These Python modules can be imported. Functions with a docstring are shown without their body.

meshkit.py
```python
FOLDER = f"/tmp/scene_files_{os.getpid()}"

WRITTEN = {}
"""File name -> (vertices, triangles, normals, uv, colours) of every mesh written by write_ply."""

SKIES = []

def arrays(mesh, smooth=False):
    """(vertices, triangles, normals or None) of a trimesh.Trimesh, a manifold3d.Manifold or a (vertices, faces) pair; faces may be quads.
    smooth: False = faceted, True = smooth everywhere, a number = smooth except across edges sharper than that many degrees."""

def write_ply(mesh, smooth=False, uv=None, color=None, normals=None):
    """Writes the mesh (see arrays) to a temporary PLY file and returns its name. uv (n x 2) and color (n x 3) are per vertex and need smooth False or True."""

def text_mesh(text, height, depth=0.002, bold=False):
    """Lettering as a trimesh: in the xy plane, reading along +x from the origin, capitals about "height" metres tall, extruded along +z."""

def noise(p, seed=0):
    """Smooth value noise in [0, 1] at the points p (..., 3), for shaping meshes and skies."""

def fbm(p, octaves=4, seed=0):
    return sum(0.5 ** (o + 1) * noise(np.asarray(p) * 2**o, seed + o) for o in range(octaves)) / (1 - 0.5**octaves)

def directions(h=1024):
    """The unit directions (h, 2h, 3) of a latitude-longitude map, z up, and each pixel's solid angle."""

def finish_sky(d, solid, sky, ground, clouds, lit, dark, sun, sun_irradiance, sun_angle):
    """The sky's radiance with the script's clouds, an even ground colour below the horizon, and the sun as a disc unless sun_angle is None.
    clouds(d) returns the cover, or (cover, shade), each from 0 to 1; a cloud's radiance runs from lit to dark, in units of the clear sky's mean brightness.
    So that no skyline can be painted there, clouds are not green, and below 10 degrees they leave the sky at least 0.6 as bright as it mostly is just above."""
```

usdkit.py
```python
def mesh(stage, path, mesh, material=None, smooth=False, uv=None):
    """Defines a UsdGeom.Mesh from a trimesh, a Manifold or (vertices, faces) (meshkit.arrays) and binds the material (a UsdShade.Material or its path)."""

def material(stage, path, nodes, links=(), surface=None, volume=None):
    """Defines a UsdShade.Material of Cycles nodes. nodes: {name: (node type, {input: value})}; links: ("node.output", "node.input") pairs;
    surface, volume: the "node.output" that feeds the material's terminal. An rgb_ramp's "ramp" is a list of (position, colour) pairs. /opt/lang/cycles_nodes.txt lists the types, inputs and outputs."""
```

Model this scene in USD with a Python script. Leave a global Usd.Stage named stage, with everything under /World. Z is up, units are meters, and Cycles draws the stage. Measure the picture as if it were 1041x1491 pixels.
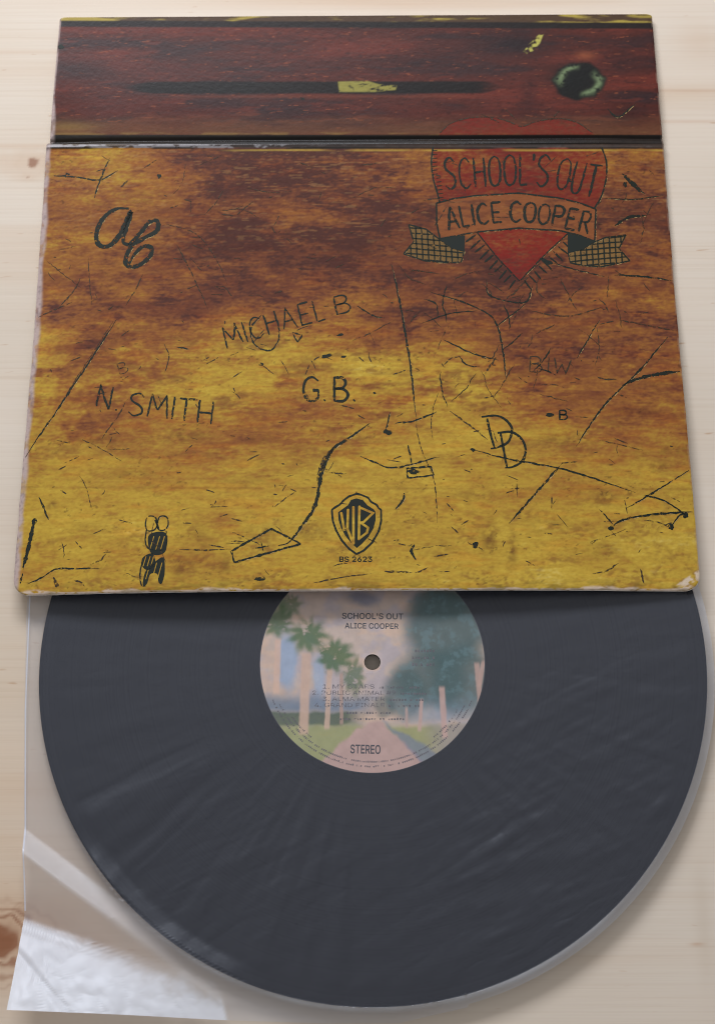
import math
import numpy as np
import trimesh
import shapely
from shapely.geometry import Polygon, LineString
from shapely.ops import unary_union
import meshkit
import usdkit
from pxr import Usd, UsdGeom, UsdLux, UsdShade, Sdf, Gf, Vt

# ------------------------------------------------------------------ stage, camera, light
stage = Usd.Stage.CreateInMemory()
UsdGeom.SetStageUpAxis(stage, UsdGeom.Tokens.z)
UsdGeom.SetStageMetersPerUnit(stage, 1.0)
world = UsdGeom.Xform.Define(stage, '/World')
stage.SetDefaultPrim(world.GetPrim())
UsdGeom.Scope.Define(stage, '/World/Looks')
rng = np.random.default_rng(7)

# measurements below are in millimetres on the real objects; points are divided by 1000 when a mesh is made
CF, CPOS, TILT, ROLL = 2517.94677, np.array([-6.561, -208.418, 761.243]), 0.35553, -0.00222
fw = np.array([0, math.sin(TILT), -math.cos(TILT)])
right0 = np.array([1., 0, 0]); up0 = np.cross(right0, fw)
rt = right0 * math.cos(ROLL) + up0 * math.sin(ROLL)
up = -right0 * math.sin(ROLL) + up0 * math.cos(ROLL)
cam = UsdGeom.Camera.Define(stage, '/World/camera')
M = np.eye(4); M[0, :3], M[1, :3], M[2, :3], M[3, :3] = rt, up, -fw, CPOS / 1000
UsdGeom.Xformable(cam).AddTransformOp().Set(Gf.Matrix4d(*[float(x) for x in M.ravel()]))
cam.CreateHorizontalApertureAttr(36.0)
cam.CreateVerticalApertureAttr(36.0 * 1024 / 714)
cam.CreateFocalLengthAttr(36.0 * CF / 1041)
cam.CreateClippingRangeAttr(Gf.Vec2f(0.01, 50))
cam.CreateExposureAttr(0.0)
cam.CreateFocusDistanceAttr(0.80)
cam.CreateFStopAttr(22.0)

WINDOW = np.array([-0.30, 1.38, 0.80])          # the window, up and to the left of the table
win = UsdLux.RectLight.Define(stage, '/World/window_light')
zax = WINDOW - np.array([0, 0.08, 0]); zax /= np.linalg.norm(zax)
xax = np.cross([0, 0, 1], zax); xax /= np.linalg.norm(xax); yax = np.cross(zax, xax)
M = np.eye(4); M[0, :3], M[1, :3], M[2, :3], M[3, :3] = xax, yax, zax, WINDOW
win.AddTransformOp().Set(Gf.Matrix4d(*[float(x) for x in M.ravel()]))
win.CreateWidthAttr(0.9); win.CreateHeightAttr(0.34)
win.CreateIntensityAttr(26.0)
win.CreateColorAttr(Gf.Vec3f(0.94, 0.98, 1.05))

usdkit.material(stage, '/World/Looks/room_light', {
    'b': ('background_shader', {'color': (0.50, 0.505, 0.52), 'strength': 0.76})}, surface='b.background')
dome = UsdLux.DomeLight.Define(stage, '/World/room_ambient')
UsdShade.MaterialBindingAPI.Apply(dome.GetPrim()).Bind(UsdShade.Material.Get(stage, '/World/Looks/room_light'))


# ------------------------------------------------------------------ helpers
def lin(c):
    c = np.asarray(c, float) / 255.0
    return np.where(c <= 0.04045, c / 12.92, ((c + 0.055) / 1.055) ** 2.4)


names = {}


def numbered(parent, name):
    k = (parent, name); n = names.get(k, 0); names[k] = n + 1
    return f'{parent}/{name}' + (f'_{n:03d}' if n else '')


def put(name, v, f, mat, parent='/World', smooth=True, color=None, label=None, kind=None, cat=None):
    path = numbered(parent, name)
    v = np.asarray(v, float) / 1000.0
    m = usdkit.mesh(stage, path, (v, f), f'/World/Looks/{mat}', smooth=smooth)
    m.CreateDoubleSidedAttr(True)
    if color is not None:
        UsdGeom.PrimvarsAPI(m).CreatePrimvar('ink', Sdf.ValueTypeNames.Color3fArray, 'vertex').Set(
            Vt.Vec3fArray.FromNumpy(np.asarray(color, np.float32)))
    p = m.GetPrim()
    for key, val in (('label', label), ('kind', kind), ('category', cat)):
        if val:
            p.SetCustomDataByKey(key, val)
    return path


def thing(name, label, cat):
    path = numbered('/World', name)
    x = UsdGeom.Xform.Define(stage, path)
    x.GetPrim().SetCustomDataByKey('label', label)
    x.GetPrim().SetCustomDataByKey('category', cat)
    return path


def grid_faces(nr, nc, wrap=False):
    i = np.arange(nr * nc).reshape(nr, nc)
    if wrap:
        i = np.concatenate([i, i[:, :1]], 1)
    return np.stack([i[:-1, :-1], i[:-1, 1:], i[1:, 1:], i[1:, :-1]], -1).reshape(-1, 4)


def tri(f):
    f = np.asarray(f)
    return np.vstack([f[:, [0, 1, 2]], f[:, [0, 2, 3]]]) if f.shape[1] == 4 else f


def sst(a, b, x):
    t = np.clip((x - a) / (b - a), 0, 1)
    return t * t * (3 - 2 * t)


def fbm2(x, y, o=4, seed=0):
    # value noise whose lattice is turned from octave to octave, so that no grid shows
    x, y = np.asarray(x, float), np.asarray(y, float)
    out, norm = 0.0, 0.0
    for k in range(o):
        a = 0.55 + 1.1 * k + 0.3 * seed
        c, s_ = math.cos(a), math.sin(a)
        p = np.stack([(c * x - s_ * y) * 2 ** k, (s_ * x + c * y) * 2 ** k, np.full_like(x, seed * 7.31 + k * 3.7)], -1)
        out = out + 0.5 ** (k + 1) * meshkit.noise(p, seed + k); norm += 0.5 ** (k + 1)
    return 0.5 + (out / norm - 0.5) * 1.12


def zz(pts, ox, oy, s):
    return [(ox + x / s, oy + y / s) for x, y in pts]


def rays(px):
    px = np.atleast_2d(np.asarray(px, float))
    return fw + np.outer((px[:, 0] - 520.5) / CF, rt) - np.outer((px[:, 1] - 745.5) / CF, up)


def onto(px, height):
    """Where survey marks lie on a surface z = height(x, y)."""
    d = rays(px); z = np.full(len(d), 4.0)
    for _ in range(8):
        P = CPOS + d * ((z - CPOS[2]) / d[:, 2])[:, None]
        z = height(P[:, 0], P[:, 1])
    return P[:, :2]


def survey(P):
    d = P - CPOS; k = d @ fw
    return 520.5 + CF * (d @ rt) / k, 745.5 - CF * (d @ up) / k


# ------------------------------------------------------------------ materials
usdkit.material(stage, '/World/Looks/pine', {
    'tc': ('geometry', {}),
    'm1': ('mapping', {'scale': (1.6, 26, 1)}), 'n1': ('noise_texture', {'scale': 1.0, 'detail': 5, 'roughness': 0.55, 'distortion': 0.35}),
    'm2': ('mapping', {'scale': (7, 520, 1)}), 'n2': ('noise_texture', {'scale': 1.0, 'detail': 5, 'roughness': 0.7, 'distortion': 0.15}),
    'm3': ('mapping', {'scale': (3.0, 7.0, 1), 'location': (4, 2, 0)}), 'n3': ('noise_texture', {'scale': 1.0, 'detail': 3}),
    'r1': ('rgb_ramp', {'ramp': [(0.25, (0.66, 0.54, 0.42)), (0.45, (0.70, 0.61, 0.505)), (0.60, (0.69, 0.59, 0.48)), (0.75, (0.63, 0.49, 0.36))]}),
    'r3': ('rgb_ramp', {'ramp': [(0.3, (1.04, 1.03, 1.04)), (0.7, (0.93, 0.90, 0.87))]}),
    'mu': ('mix_color', {'blend_type': 'multiply', 'fac': 1.0, 'use_clamp': True}),
    'r2': ('rgb_ramp', {'ramp': [(0.28, (0.93, 0.90, 0.87)), (0.5, (1, 1, 1)), (0.8, (1.03, 1.03, 1.03))]}),
    'mu2': ('mix_color', {'blend_type': 'multiply', 'fac': 0.8}),
    'at': ('attribute', {'attribute': 'ink'}), 'mu3': ('mix_color', {'blend_type': 'multiply', 'fac': 1.0}),
    # short dark resin flecks
    'm4': ('mapping', {'scale': (70, 330, 1)}), 'n4': ('noise_texture', {'scale': 1.0, 'detail': 1}),
    'r4': ('rgb_ramp', {'ramp': [(0.0, (1, 1, 1)), (0.74, (1, 1, 1)), (0.82, (0.80, 0.66, 0.56))]}),
    'mu4': ('mix_color', {'blend_type': 'multiply', 'fac': 1.0}),
    'bu': ('bump', {'strength': 0.12, 'distance': 0.0006}),
    'p': ('principled_bsdf', {'roughness': 0.55, 'specular_ior_level': 0.35})},
    [('tc.position', 'm1.vector'), ('m1.vector', 'n1.vector'), ('n1.fac', 'r1.fac'),
     ('tc.position', 'm2.vector'), ('m2.vector', 'n2.vector'), ('n2.fac', 'r2.fac'),
     ('tc.position', 'm3.vector'), ('m3.vector', 'n3.vector'), ('n3.fac', 'r3.fac'),
     ('tc.position', 'm4.vector'), ('m4.vector', 'n4.vector'), ('n4.fac', 'r4.fac'),
     ('r1.color', 'mu.a'), ('r3.color', 'mu.b'), ('mu.result', 'mu2.a'), ('r2.color', 'mu2.b'),
     ('mu2.result', 'mu3.a'), ('at.color', 'mu3.b'), ('mu3.result', 'mu4.a'), ('r4.color', 'mu4.b'),
     ('mu4.result', 'p.base_color'), ('n2.fac', 'bu.height'), ('bu.normal', 'p.normal')], surface='p.BSDF')

usdkit.material(stage, '/World/Looks/printed_card', {
    'at': ('attribute', {'attribute': 'ink'}), 'tc': ('geometry', {}),
    'm1': ('mapping', {'scale': (420, 760, 760)}), 'n1': ('noise_texture', {'scale': 1.0, 'detail': 3, 'roughness': 0.6}),
    'r1': ('rgb_ramp', {'ramp': [(0.25, (0.84, 0.82, 0.80)), (0.5, (1, 1, 1)), (0.75, (1.08, 1.08, 1.07))]}),
    'mu': ('mix_color', {'blend_type': 'multiply', 'fac': 1.0, 'use_clamp': True}),
    'n2': ('noise_texture', {'scale': 420.0, 'detail': 4, 'roughness': 0.6}),
    'bu': ('bump', {'strength': 0.10, 'distance': 0.0006}),
    'p': ('principled_bsdf', {'roughness': 0.30, 'specular_ior_level': 0.13})},
    [('at.color', 'mu.a'), ('tc.position', 'm1.vector'), ('m1.vector', 'n1.vector'), ('n1.fac', 'r1.fac'), ('r1.color', 'mu.b'),
     ('mu.result', 'p.base_color'), ('tc.position', 'n2.vector'), ('n2.fac', 'bu.height'), ('bu.normal', 'p.normal')], surface='p.BSDF')

usdkit.material(stage, '/World/Looks/label_paper', {
    'at': ('attribute', {'attribute': 'ink'}),
    'p': ('principled_bsdf', {'roughness': 0.6, 'specular_ior_level': 0.25})},
    [('at.color', 'p.base_color')], surface='p.BSDF')


def ink_material(name, rgb, lo=0.30, hi=0.44, rough=0.5):
    # printed ink, worn thin along the grain
    usdkit.material(stage, f'/World/Looks/{name}', {
        'tc': ('geometry', {}), 'n': ('noise_texture', {'scale': 650.0, 'detail': 2}),
        'r': ('rgb_ramp', {'ramp': [(lo, (0, 0, 0)), (hi, (1, 1, 1))]}),
        't': ('transparent_bsdf', {'color': (1, 1, 1)}),
        'p': ('principled_bsdf', {'base_color': rgb, 'roughness': rough, 'specular_ior_level': 0.15}),
        'mx': ('mix_closure', {})},
        [('tc.position', 'n.vector'), ('n.fac', 'r.fac'), ('r.color', 'mx.fac'), ('t.BSDF', 'mx.closure1'), ('p.BSDF', 'mx.closure2')], surface='mx.closure')


ink_material('carved_ink', (0.012, 0.016, 0.011))
ink_material('faint_ink', (0.050, 0.032, 0.018), 0.36, 0.56)
ink_material('gouge_highlight', (0.50, 0.33, 0.13), 0.44, 0.62)
ink_material('print_ink', (0.014, 0.018, 0.014), 0.10, 0.22)
ink_material('label_ink', (0.085, 0.080, 0.085), 0.16, 0.36)
ink_material('label_small_ink', (0.16, 0.14, 0.15), 0.34, 0.60)

usdkit.material(stage, '/World/Looks/bare_card', {
    'n': ('noise_texture', {'scale': 260.0, 'detail': 4, 'roughness': 0.65}), 'tc': ('geometry', {}),
    'r': ('rgb_ramp', {'ramp': [(0.30, (0.22, 0.15, 0.09)), (0.44, (0.62, 0.54, 0.46)), (0.7, (0.80, 0.74, 0.67))]}),
    'p': ('principled_bsdf', {'roughness': 0.85, 'specular_ior_level': 0.2})},
    [('tc.position', 'n.vector'), ('n.fac', 'r.fac'), ('r.color', 'p.base_color')], surface='p.BSDF')

usdkit.material(stage, '/World/Looks/vinyl', {
    'tc': ('texture_coordinate', {}), 'sx': ('separate_xyz', {}), 'x2': ('math', {'math_type': 'multiply'}), 'y2': ('math', {'math_type': 'multiply'}),
    'ad': ('math', {'math_type': 'add'}), 'sq': ('math', {'math_type': 'sqrt'}), 'cx': ('combine_xyz', {'y': 0.0, 'z': 0.0}),
    'n': ('noise_texture', {'scale': 900.0, 'detail': 4, 'roughness': 0.7}),
    'tg': ('tangent', {'direction_type': 'radial', 'axis': 'z'}),
    'rr': ('map_range', {'from_min': 0.3, 'from_max': 0.7, 'to_min': 0.26, 'to_max': 0.42}),
    'bu': ('bump', {'strength': 0.15, 'distance': 0.0002}),
    'p': ('principled_bsdf', {'base_color': (0.010, 0.010, 0.014), 'anisotropic': 0.6, 'specular_ior_level': 0.35})},
    [('tc.object', 'sx.vector'), ('sx.x', 'x2.value1'), ('sx.x', 'x2.value2'), ('sx.y', 'y2.value1'), ('sx.y', 'y2.value2'),
     ('x2.value', 'ad.value1'), ('y2.value', 'ad.value2'), ('ad.value', 'sq.value1'), ('sq.value', 'cx.x'), ('cx.vector', 'n.vector'),
     ('n.fac', 'rr.value'), ('rr.result', 'p.roughness'), ('tg.tangent', 'p.tangent'), ('n.fac', 'bu.height'), ('bu.normal', 'p.normal')], surface='p.BSDF')


def poly_material(name, haze, rough, white=(0.79, 0.84, 0.97), bump=0.25):
    # thin milky polythene: mostly see-through, a little haze, a soft gloss
    usdkit.material(stage, f'/World/Looks/{name}', {
        'tc': ('geometry', {}), 'n': ('noise_texture', {'scale': 55.0, 'detail': 4, 'roughness': 0.6, 'distortion': 0.8}),
        'bu': ('bump', {'strength': bump, 'distance': 0.0012}),
        't': ('transparent_bsdf', {'color': (0.97, 0.97, 0.97)}),
        'wr': ('rgb_ramp', {'ramp': [(0.0, (0.70, 0.76, 1.0)), (0.05, (0.72, 0.78, 1.0)), (0.2, (0.84, 0.87, 0.95)), (1.0, (0.86, 0.88, 0.94))]}),
        'd': ('diffuse_bsdf', {'color': white}), 'tr': ('translucent_bsdf', {'color': white}),
        'h': ('mix_closure', {'fac': 0.35}), 'm': ('mix_closure', {'fac': haze or 0.05}), 'at': ('attribute', {'attribute': 'ink'}),
        'g': ('glossy_bsdf', {'color': (0.90, 0.93, 1), 'roughness': rough}),
        'lw': ('layer_weight', {'blend': 0.5}), 'pw': ('math', {'math_type': 'power', 'value2': 5.0}),
        'f': ('math', {'math_type': 'multiply_add', 'value2': 0.85, 'value3': 0.030}), 'o': ('mix_closure', {})},
        [('tc.position', 'n.vector'), ('n.fac', 'bu.height'), ('bu.normal', 'g.normal'), ('bu.normal', 'lw.normal'), *((('at.fac', 'm.fac'), ('at.fac', 'wr.fac'), ('wr.color', 'd.color'), ('wr.color', 'tr.color')) if haze is None else ()), ('lw.facing', 'pw.value1'), ('pw.value', 'f.value1'),
         ('d.BSDF', 'h.closure1'), ('tr.BSDF', 'h.closure2'), ('t.BSDF', 'm.closure1'), ('h.closure', 'm.closure2'),
         ('f.value', 'o.fac'), ('m.closure', 'o.closure1'), ('g.BSDF', 'o.closure2')], surface='o.closure')


poly_material('polythene', None, 0.46, bump=0.25)
poly_material('polythene_back', 0.05, 0.42)
poly_material('polythene_folded', 0.62, 0.26, bump=0.4)


# ------------------------------------------------------------------ table top
def build_table():
    xs = np.concatenate([np.arange(-700, -230, 20), np.arange(-230, 230, 0.9), np.arange(230, 701, 20)])
    ys = np.concatenate([np.arange(-520, -190, 20), np.arange(-190, 400, 0.9), np.arange(400, 761, 20)])
    X, Y = np.meshgrid(xs, ys)
    col = np.ones(X.shape + (3,))
    ramp = np.array([0.40, 0.18, 0.085])

    def knot(px, r, ring, amt, seed):
        c = onto([px], lambda x, y: 0 * x)[0]
        dx, dy = X - c[0], Y - c[1]
        w = 0.5 * r * (fbm2(dx / r * 1.4, dy / r * 1.4, 3, seed) - 0.5) * 2
        d = np.hypot(dx, dy * 1.15) + w
        core = 1 - sst(0.20 * r, 0.70 * r, d)
        rings = (0.5 + 0.5 * np.cos(d / r * ring)) ** 2 * (1 - sst(0.6 * r, 1.9 * r, d)) * 0.8
        halo = (1 - sst(0.3 * r, 4.0 * r, np.hypot(dx * 0.55, dy * 1.7) + w)) * 0.45
        k = np.clip(core * 0.9 + rings * (1 - core) * 0.9, 0, 1) * amt
        col[:] = col * (1 - k[..., None] * (1 - ramp)) * (1 - halo[..., None] * amt * (1 - np.array([0.84, 0.64, 0.48])))

    def tint(px, rx, ry, c):
        q = onto([px], lambda x, y: 0 * x)[0]
        m = np.exp(-(((X - q[0]) / rx) ** 2 + ((Y - q[1]) / ry) ** 2)) * (0.75 + 0.5 * (fbm2(X / 60, Y / 9, 3, 77) - .5))
        col[:] = col * (1 - m[..., None] * (1 - np.array(c)))

    tint((20, 1330), 60, 60, (0.97, 0.86, 0.76)); tint((10, 1000), 30, 60, (0.99, 0.93, 0.86)); tint((560, 2), 120, 5, (0.90, 0.78, 0.68))
    tint((1020, 60), 14, 12, (0.92, 0.84, 0.78)); tint((1025, 1350), 4, 24, (0.90, 0.88, 0.85)); tint((20, 212), 60, 1.6, (0.90, 0.80, 0.72)); tint((20, 75), 60, 1.5, (0.93, 0.86, 0.80))
    tint((1005, 131), 30, 1.0, (0.88, 0.78, 0.72)); tint((1005, 176), 30, 0.9, (0.90, 0.80, 0.74))
    for q in ((878, 1190), (845, 1242), (806, 1291), (796, 1297), (1015, 1376)):
        tint(q, 3.0, 0.7, (0.80, 0.62, 0.50))
    knot((47, 237), 5.0, 3, 0.9, 3)
    knot((40, 258), 1.7, 3, 0.5, 5)
    knot((4, 1372), 15.0, 17, 1.0, 11)
    knot((30, 1330), 5.0, 8, 0.3, 13)
    v = np.stack([X, Y, np.zeros_like(X)], -1).reshape(-1, 3)
    f = tri(grid_faces(len(ys), len(xs)))
    # edges and underside of the board
    x0, x1, y0, y1, th = xs[0], xs[-1], ys[0], ys[-1], 25
    b = np.array([[x0, y0, 0], [x1, y0, 0], [x1, y1, 0], [x0, y1, 0], [x0, y0, -th], [x1, y0, -th], [x1, y1, -th], [x0, y1, -th]])
    bf = np.array([[0, 4, 5], [0, 5, 1], [1, 5, 6], [1, 6, 2], [2, 6, 7], [2, 7, 3], [3, 7, 4], [3, 4, 0], [4, 6, 5], [4, 7, 6]])
    put('table_top', np.vstack([v, b]), np.vstack([f, bf + len(v)]), 'pine', smooth=False,
        color=np.vstack([col.reshape(-1, 3), np.ones((8, 3))]), kind='structure',
        label='pale pine table top with brown knots under the record and its sleeve')


build_table()

# ------------------------------------------------------------------ the sleeve
SX, SY, SYAW = -6.516, 34.407, 0.00405
VA, VB, VT = 235.4, 242.0, 316.0
HW = 156.5
cs, sn = math.cos(SYAW), math.sin(SYAW)


def s_uv(x, y):
    x, y = x - SX, y - SY
    return cs * x + sn * y, -sn * x + cs * y


def s_xy(u, v):
    return SX + cs * u - sn * v, SY + sn * u + cs * v


def s_z(u, v):
    u, v = np.asarray(u, float), np.asarray(v, float)
    lift = np.clip(1 - v / 175.0, 0, 1) ** 1.5
    z = 4.8 + lift * (7.6 - 4.0 * (np.abs(u + 4) / 156.0) ** 2.4 - 0.9 * sst(110, 157, -u))
    z = z - 1.6 * sst(120, 157, np.abs(u)) * sst(90, 170, v) * sst(VB + 40, VB - 20, v)
    z = z + 0.5 * (fbm2(u / 90, v / 70, 2, 4) - 0.5)
    z = z - 1.4 * sst(VB, VT, v)
    groove = np.exp(-((v - 240.2) / 1.1) ** 2) * 0.9 - 0.45 * np.exp(-((v - 236.9) / 1.0) ** 2)
    return z - groove


def cover(px):
    """Survey marks -> (u, v) on the sleeve's face."""
    P = onto(px, lambda x, y: s_z(*s_uv(x, y)))
    u, v = s_uv(P[:, 0], P[:, 1])
    return np.stack([u, v], 1)


def s_pts(u, v, dz=0.0):
    x, y = s_xy(u, v)
    return np.stack([x, y, s_z(u, v) + dz], -1)


def edge_left(v):
    w = 0.45 * (fbm2(v / 9.0, 0 * v, 3, 21) - 0.5) * 2
    base = np.where(v < VB - 2, -HW - 1.2 * sst(150, 0, v), np.interp(v, [VB - 2, VT], [-155.0, -153.9]))
    return base + w * np.where(v < VB, 1.0, 0.4)


def edge_right(v):
    w = 0.25 * (fbm2(v / 11.0, 0 * v, 3, 22) - 0.5) * 2
    return np.where(v < VB - 2, HW + 0.4 * sst(150, 0, v), np.interp(v, [VB - 2, VT], [156.2, 155.9])) + w


def inset(v, r):
    q = np.clip(r - v, 0, r)
    return r - np.sqrt(np.maximum(r * r - q * q, 0))


ROWX = [30, 150, 280, 400, 520, 640, 760, 880, 1000]
YEL = np.array([  # how far the varnish is worn to yellow, surveyed over the lid
    [.62, .58, .24, .20, .22, .20, .16, .26, .34],   # 220
    [.58, .52, .18, .14, .20, .22, .16, .30, .34],   # 260
    [.44, .40, .16, .12, .14, .20, .20, .26, .28],   # 300
    [.48, .46, .22, .14, .13, .16, .22, .22, .30],   # 350
    [.50, .44, .24, .17, .16, .20, .24, .24, .34],   # 400
    [.48, .30, .26, .24, .22, .24, .30, .30, .36],   # 450
    [.58, .34, .50, .50, .46, .40, .32, .32, .38],   # 480
    [.66, .32, .55, .76, .74, .62, .36, .34, .40],   # 510
    [.70, .42, .60, .72, .76, .66, .46, .38, .44],   # 540
    [.62, .50, .56, .62, .60, .56, .46, .42, .46],   # 570
    [.62, .58, .56, .58, .56, .54, .48, .42, .44],   # 600
    [.74, .56, .46, .50, .60, .60, .56, .50, .46],   # 640
    [.76, .74, .62, .66, .74, .74, .66, .66, .60],   # 680
    [.78, .76, .74, .72, .74, .72, .72, .68, .70],   # 720
    [.76, .74, .72, .74, .78, .74, .74, .80, .82],   # 780
    [.74, .68, .66, .70, .76, .78, .74, .80, .78]])  # 850
ROWY = [220, 260, 300, 350, 400, 450, 480, 510, 540, 570, 600, 640, 680, 720, 780, 850]
RAMP_T = [0.0, 0.14, 0.28, 0.44, 0.60, 0.75, 0.90, 1.0]
RAMP_C = lin([(80, 49, 41), (108, 64, 44), (132, 83, 46), (150, 100, 47), (166, 127, 51), (180, 148, 55), (192, 163, 62), (204, 180, 88)])


def table_lookup(px, py):
    from scipy.interpolate import RegularGridInterpolator
    g = RegularGridInterpolator((ROWY, ROWX), YEL, bounds_error=False, fill_value=None, method='linear')
    return g(np.stack([np.clip(py, 215, 860), np.clip(px, 20, 1020)], -1))


def mixc(col, c, m):
    return col * (1 - m[..., None]) + lin(c) * m[..., None]


def inside(poly, px, py, soft=1.2):
    """1 inside the polygon, fading over a soft edge."""
    P = Polygon(poly)
    x0, y0, x1, y1 = P.bounds
    out = np.zeros(px.shape)
    near = (px > x0 - 6) & (px < x1 + 6) & (py > y0 - 6) & (py < y1 + 6)
    pts = shapely.points(px[near], py[near])
    d = shapely.distance(P.exterior, pts) * np.where(shapely.contains(P, pts), 1, -1)
    out[near] = sst(-soft, soft, d)
    return out


ZB = (580, 150, 2.974)
HEART_TOP = zz([(236, 402), (240, 385), (275, 356), (330, 341), (395, 340), (440, 352), (478, 366), (520, 352), (585, 343), (640, 355), (685, 385), (698, 402)], 520, 0, 1.998)
HEART_MID = zz([(150, 190), (143, 250), (150, 320), (168, 385), (180, 430), (330, 402), (520, 390), (700, 412), (850, 452), (880, 400), (900, 320), (900, 250), (880, 190)], *ZB)
HEART_LOW = zz([(335, 552), (520, 536), (735, 562), (640, 650), (525, 770), (430, 670)], *ZB)
BANNER = zz([(165, 432), (240, 412), (330, 400), (520, 388), (700, 410), (790, 432), (855, 458), (850, 597), (780, 570), (700, 551), (520, 540), (330, 558), (180, 587), (166, 520)], *ZB)
TAIL_L = zz([(45, 525), (120, 545), (180, 590), (230, 625), (285, 640), (272, 688), (200, 690), (120, 683), (22, 652), (66, 600)], *ZB)
TAIL_R = zz([(985, 570), (900, 580), (850, 600), (800, 630), (735, 648), (745, 690), (800, 703), (880, 708), (1002, 682), (955, 628)], *ZB)
FOLD_L = zz([(180, 589), (240, 577), (288, 572), (286, 642), (230, 628)], *ZB)
FOLD_R = zz([(733, 563), (790, 576), (851, 598), (800, 632), (733, 648)], *ZB)


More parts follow.
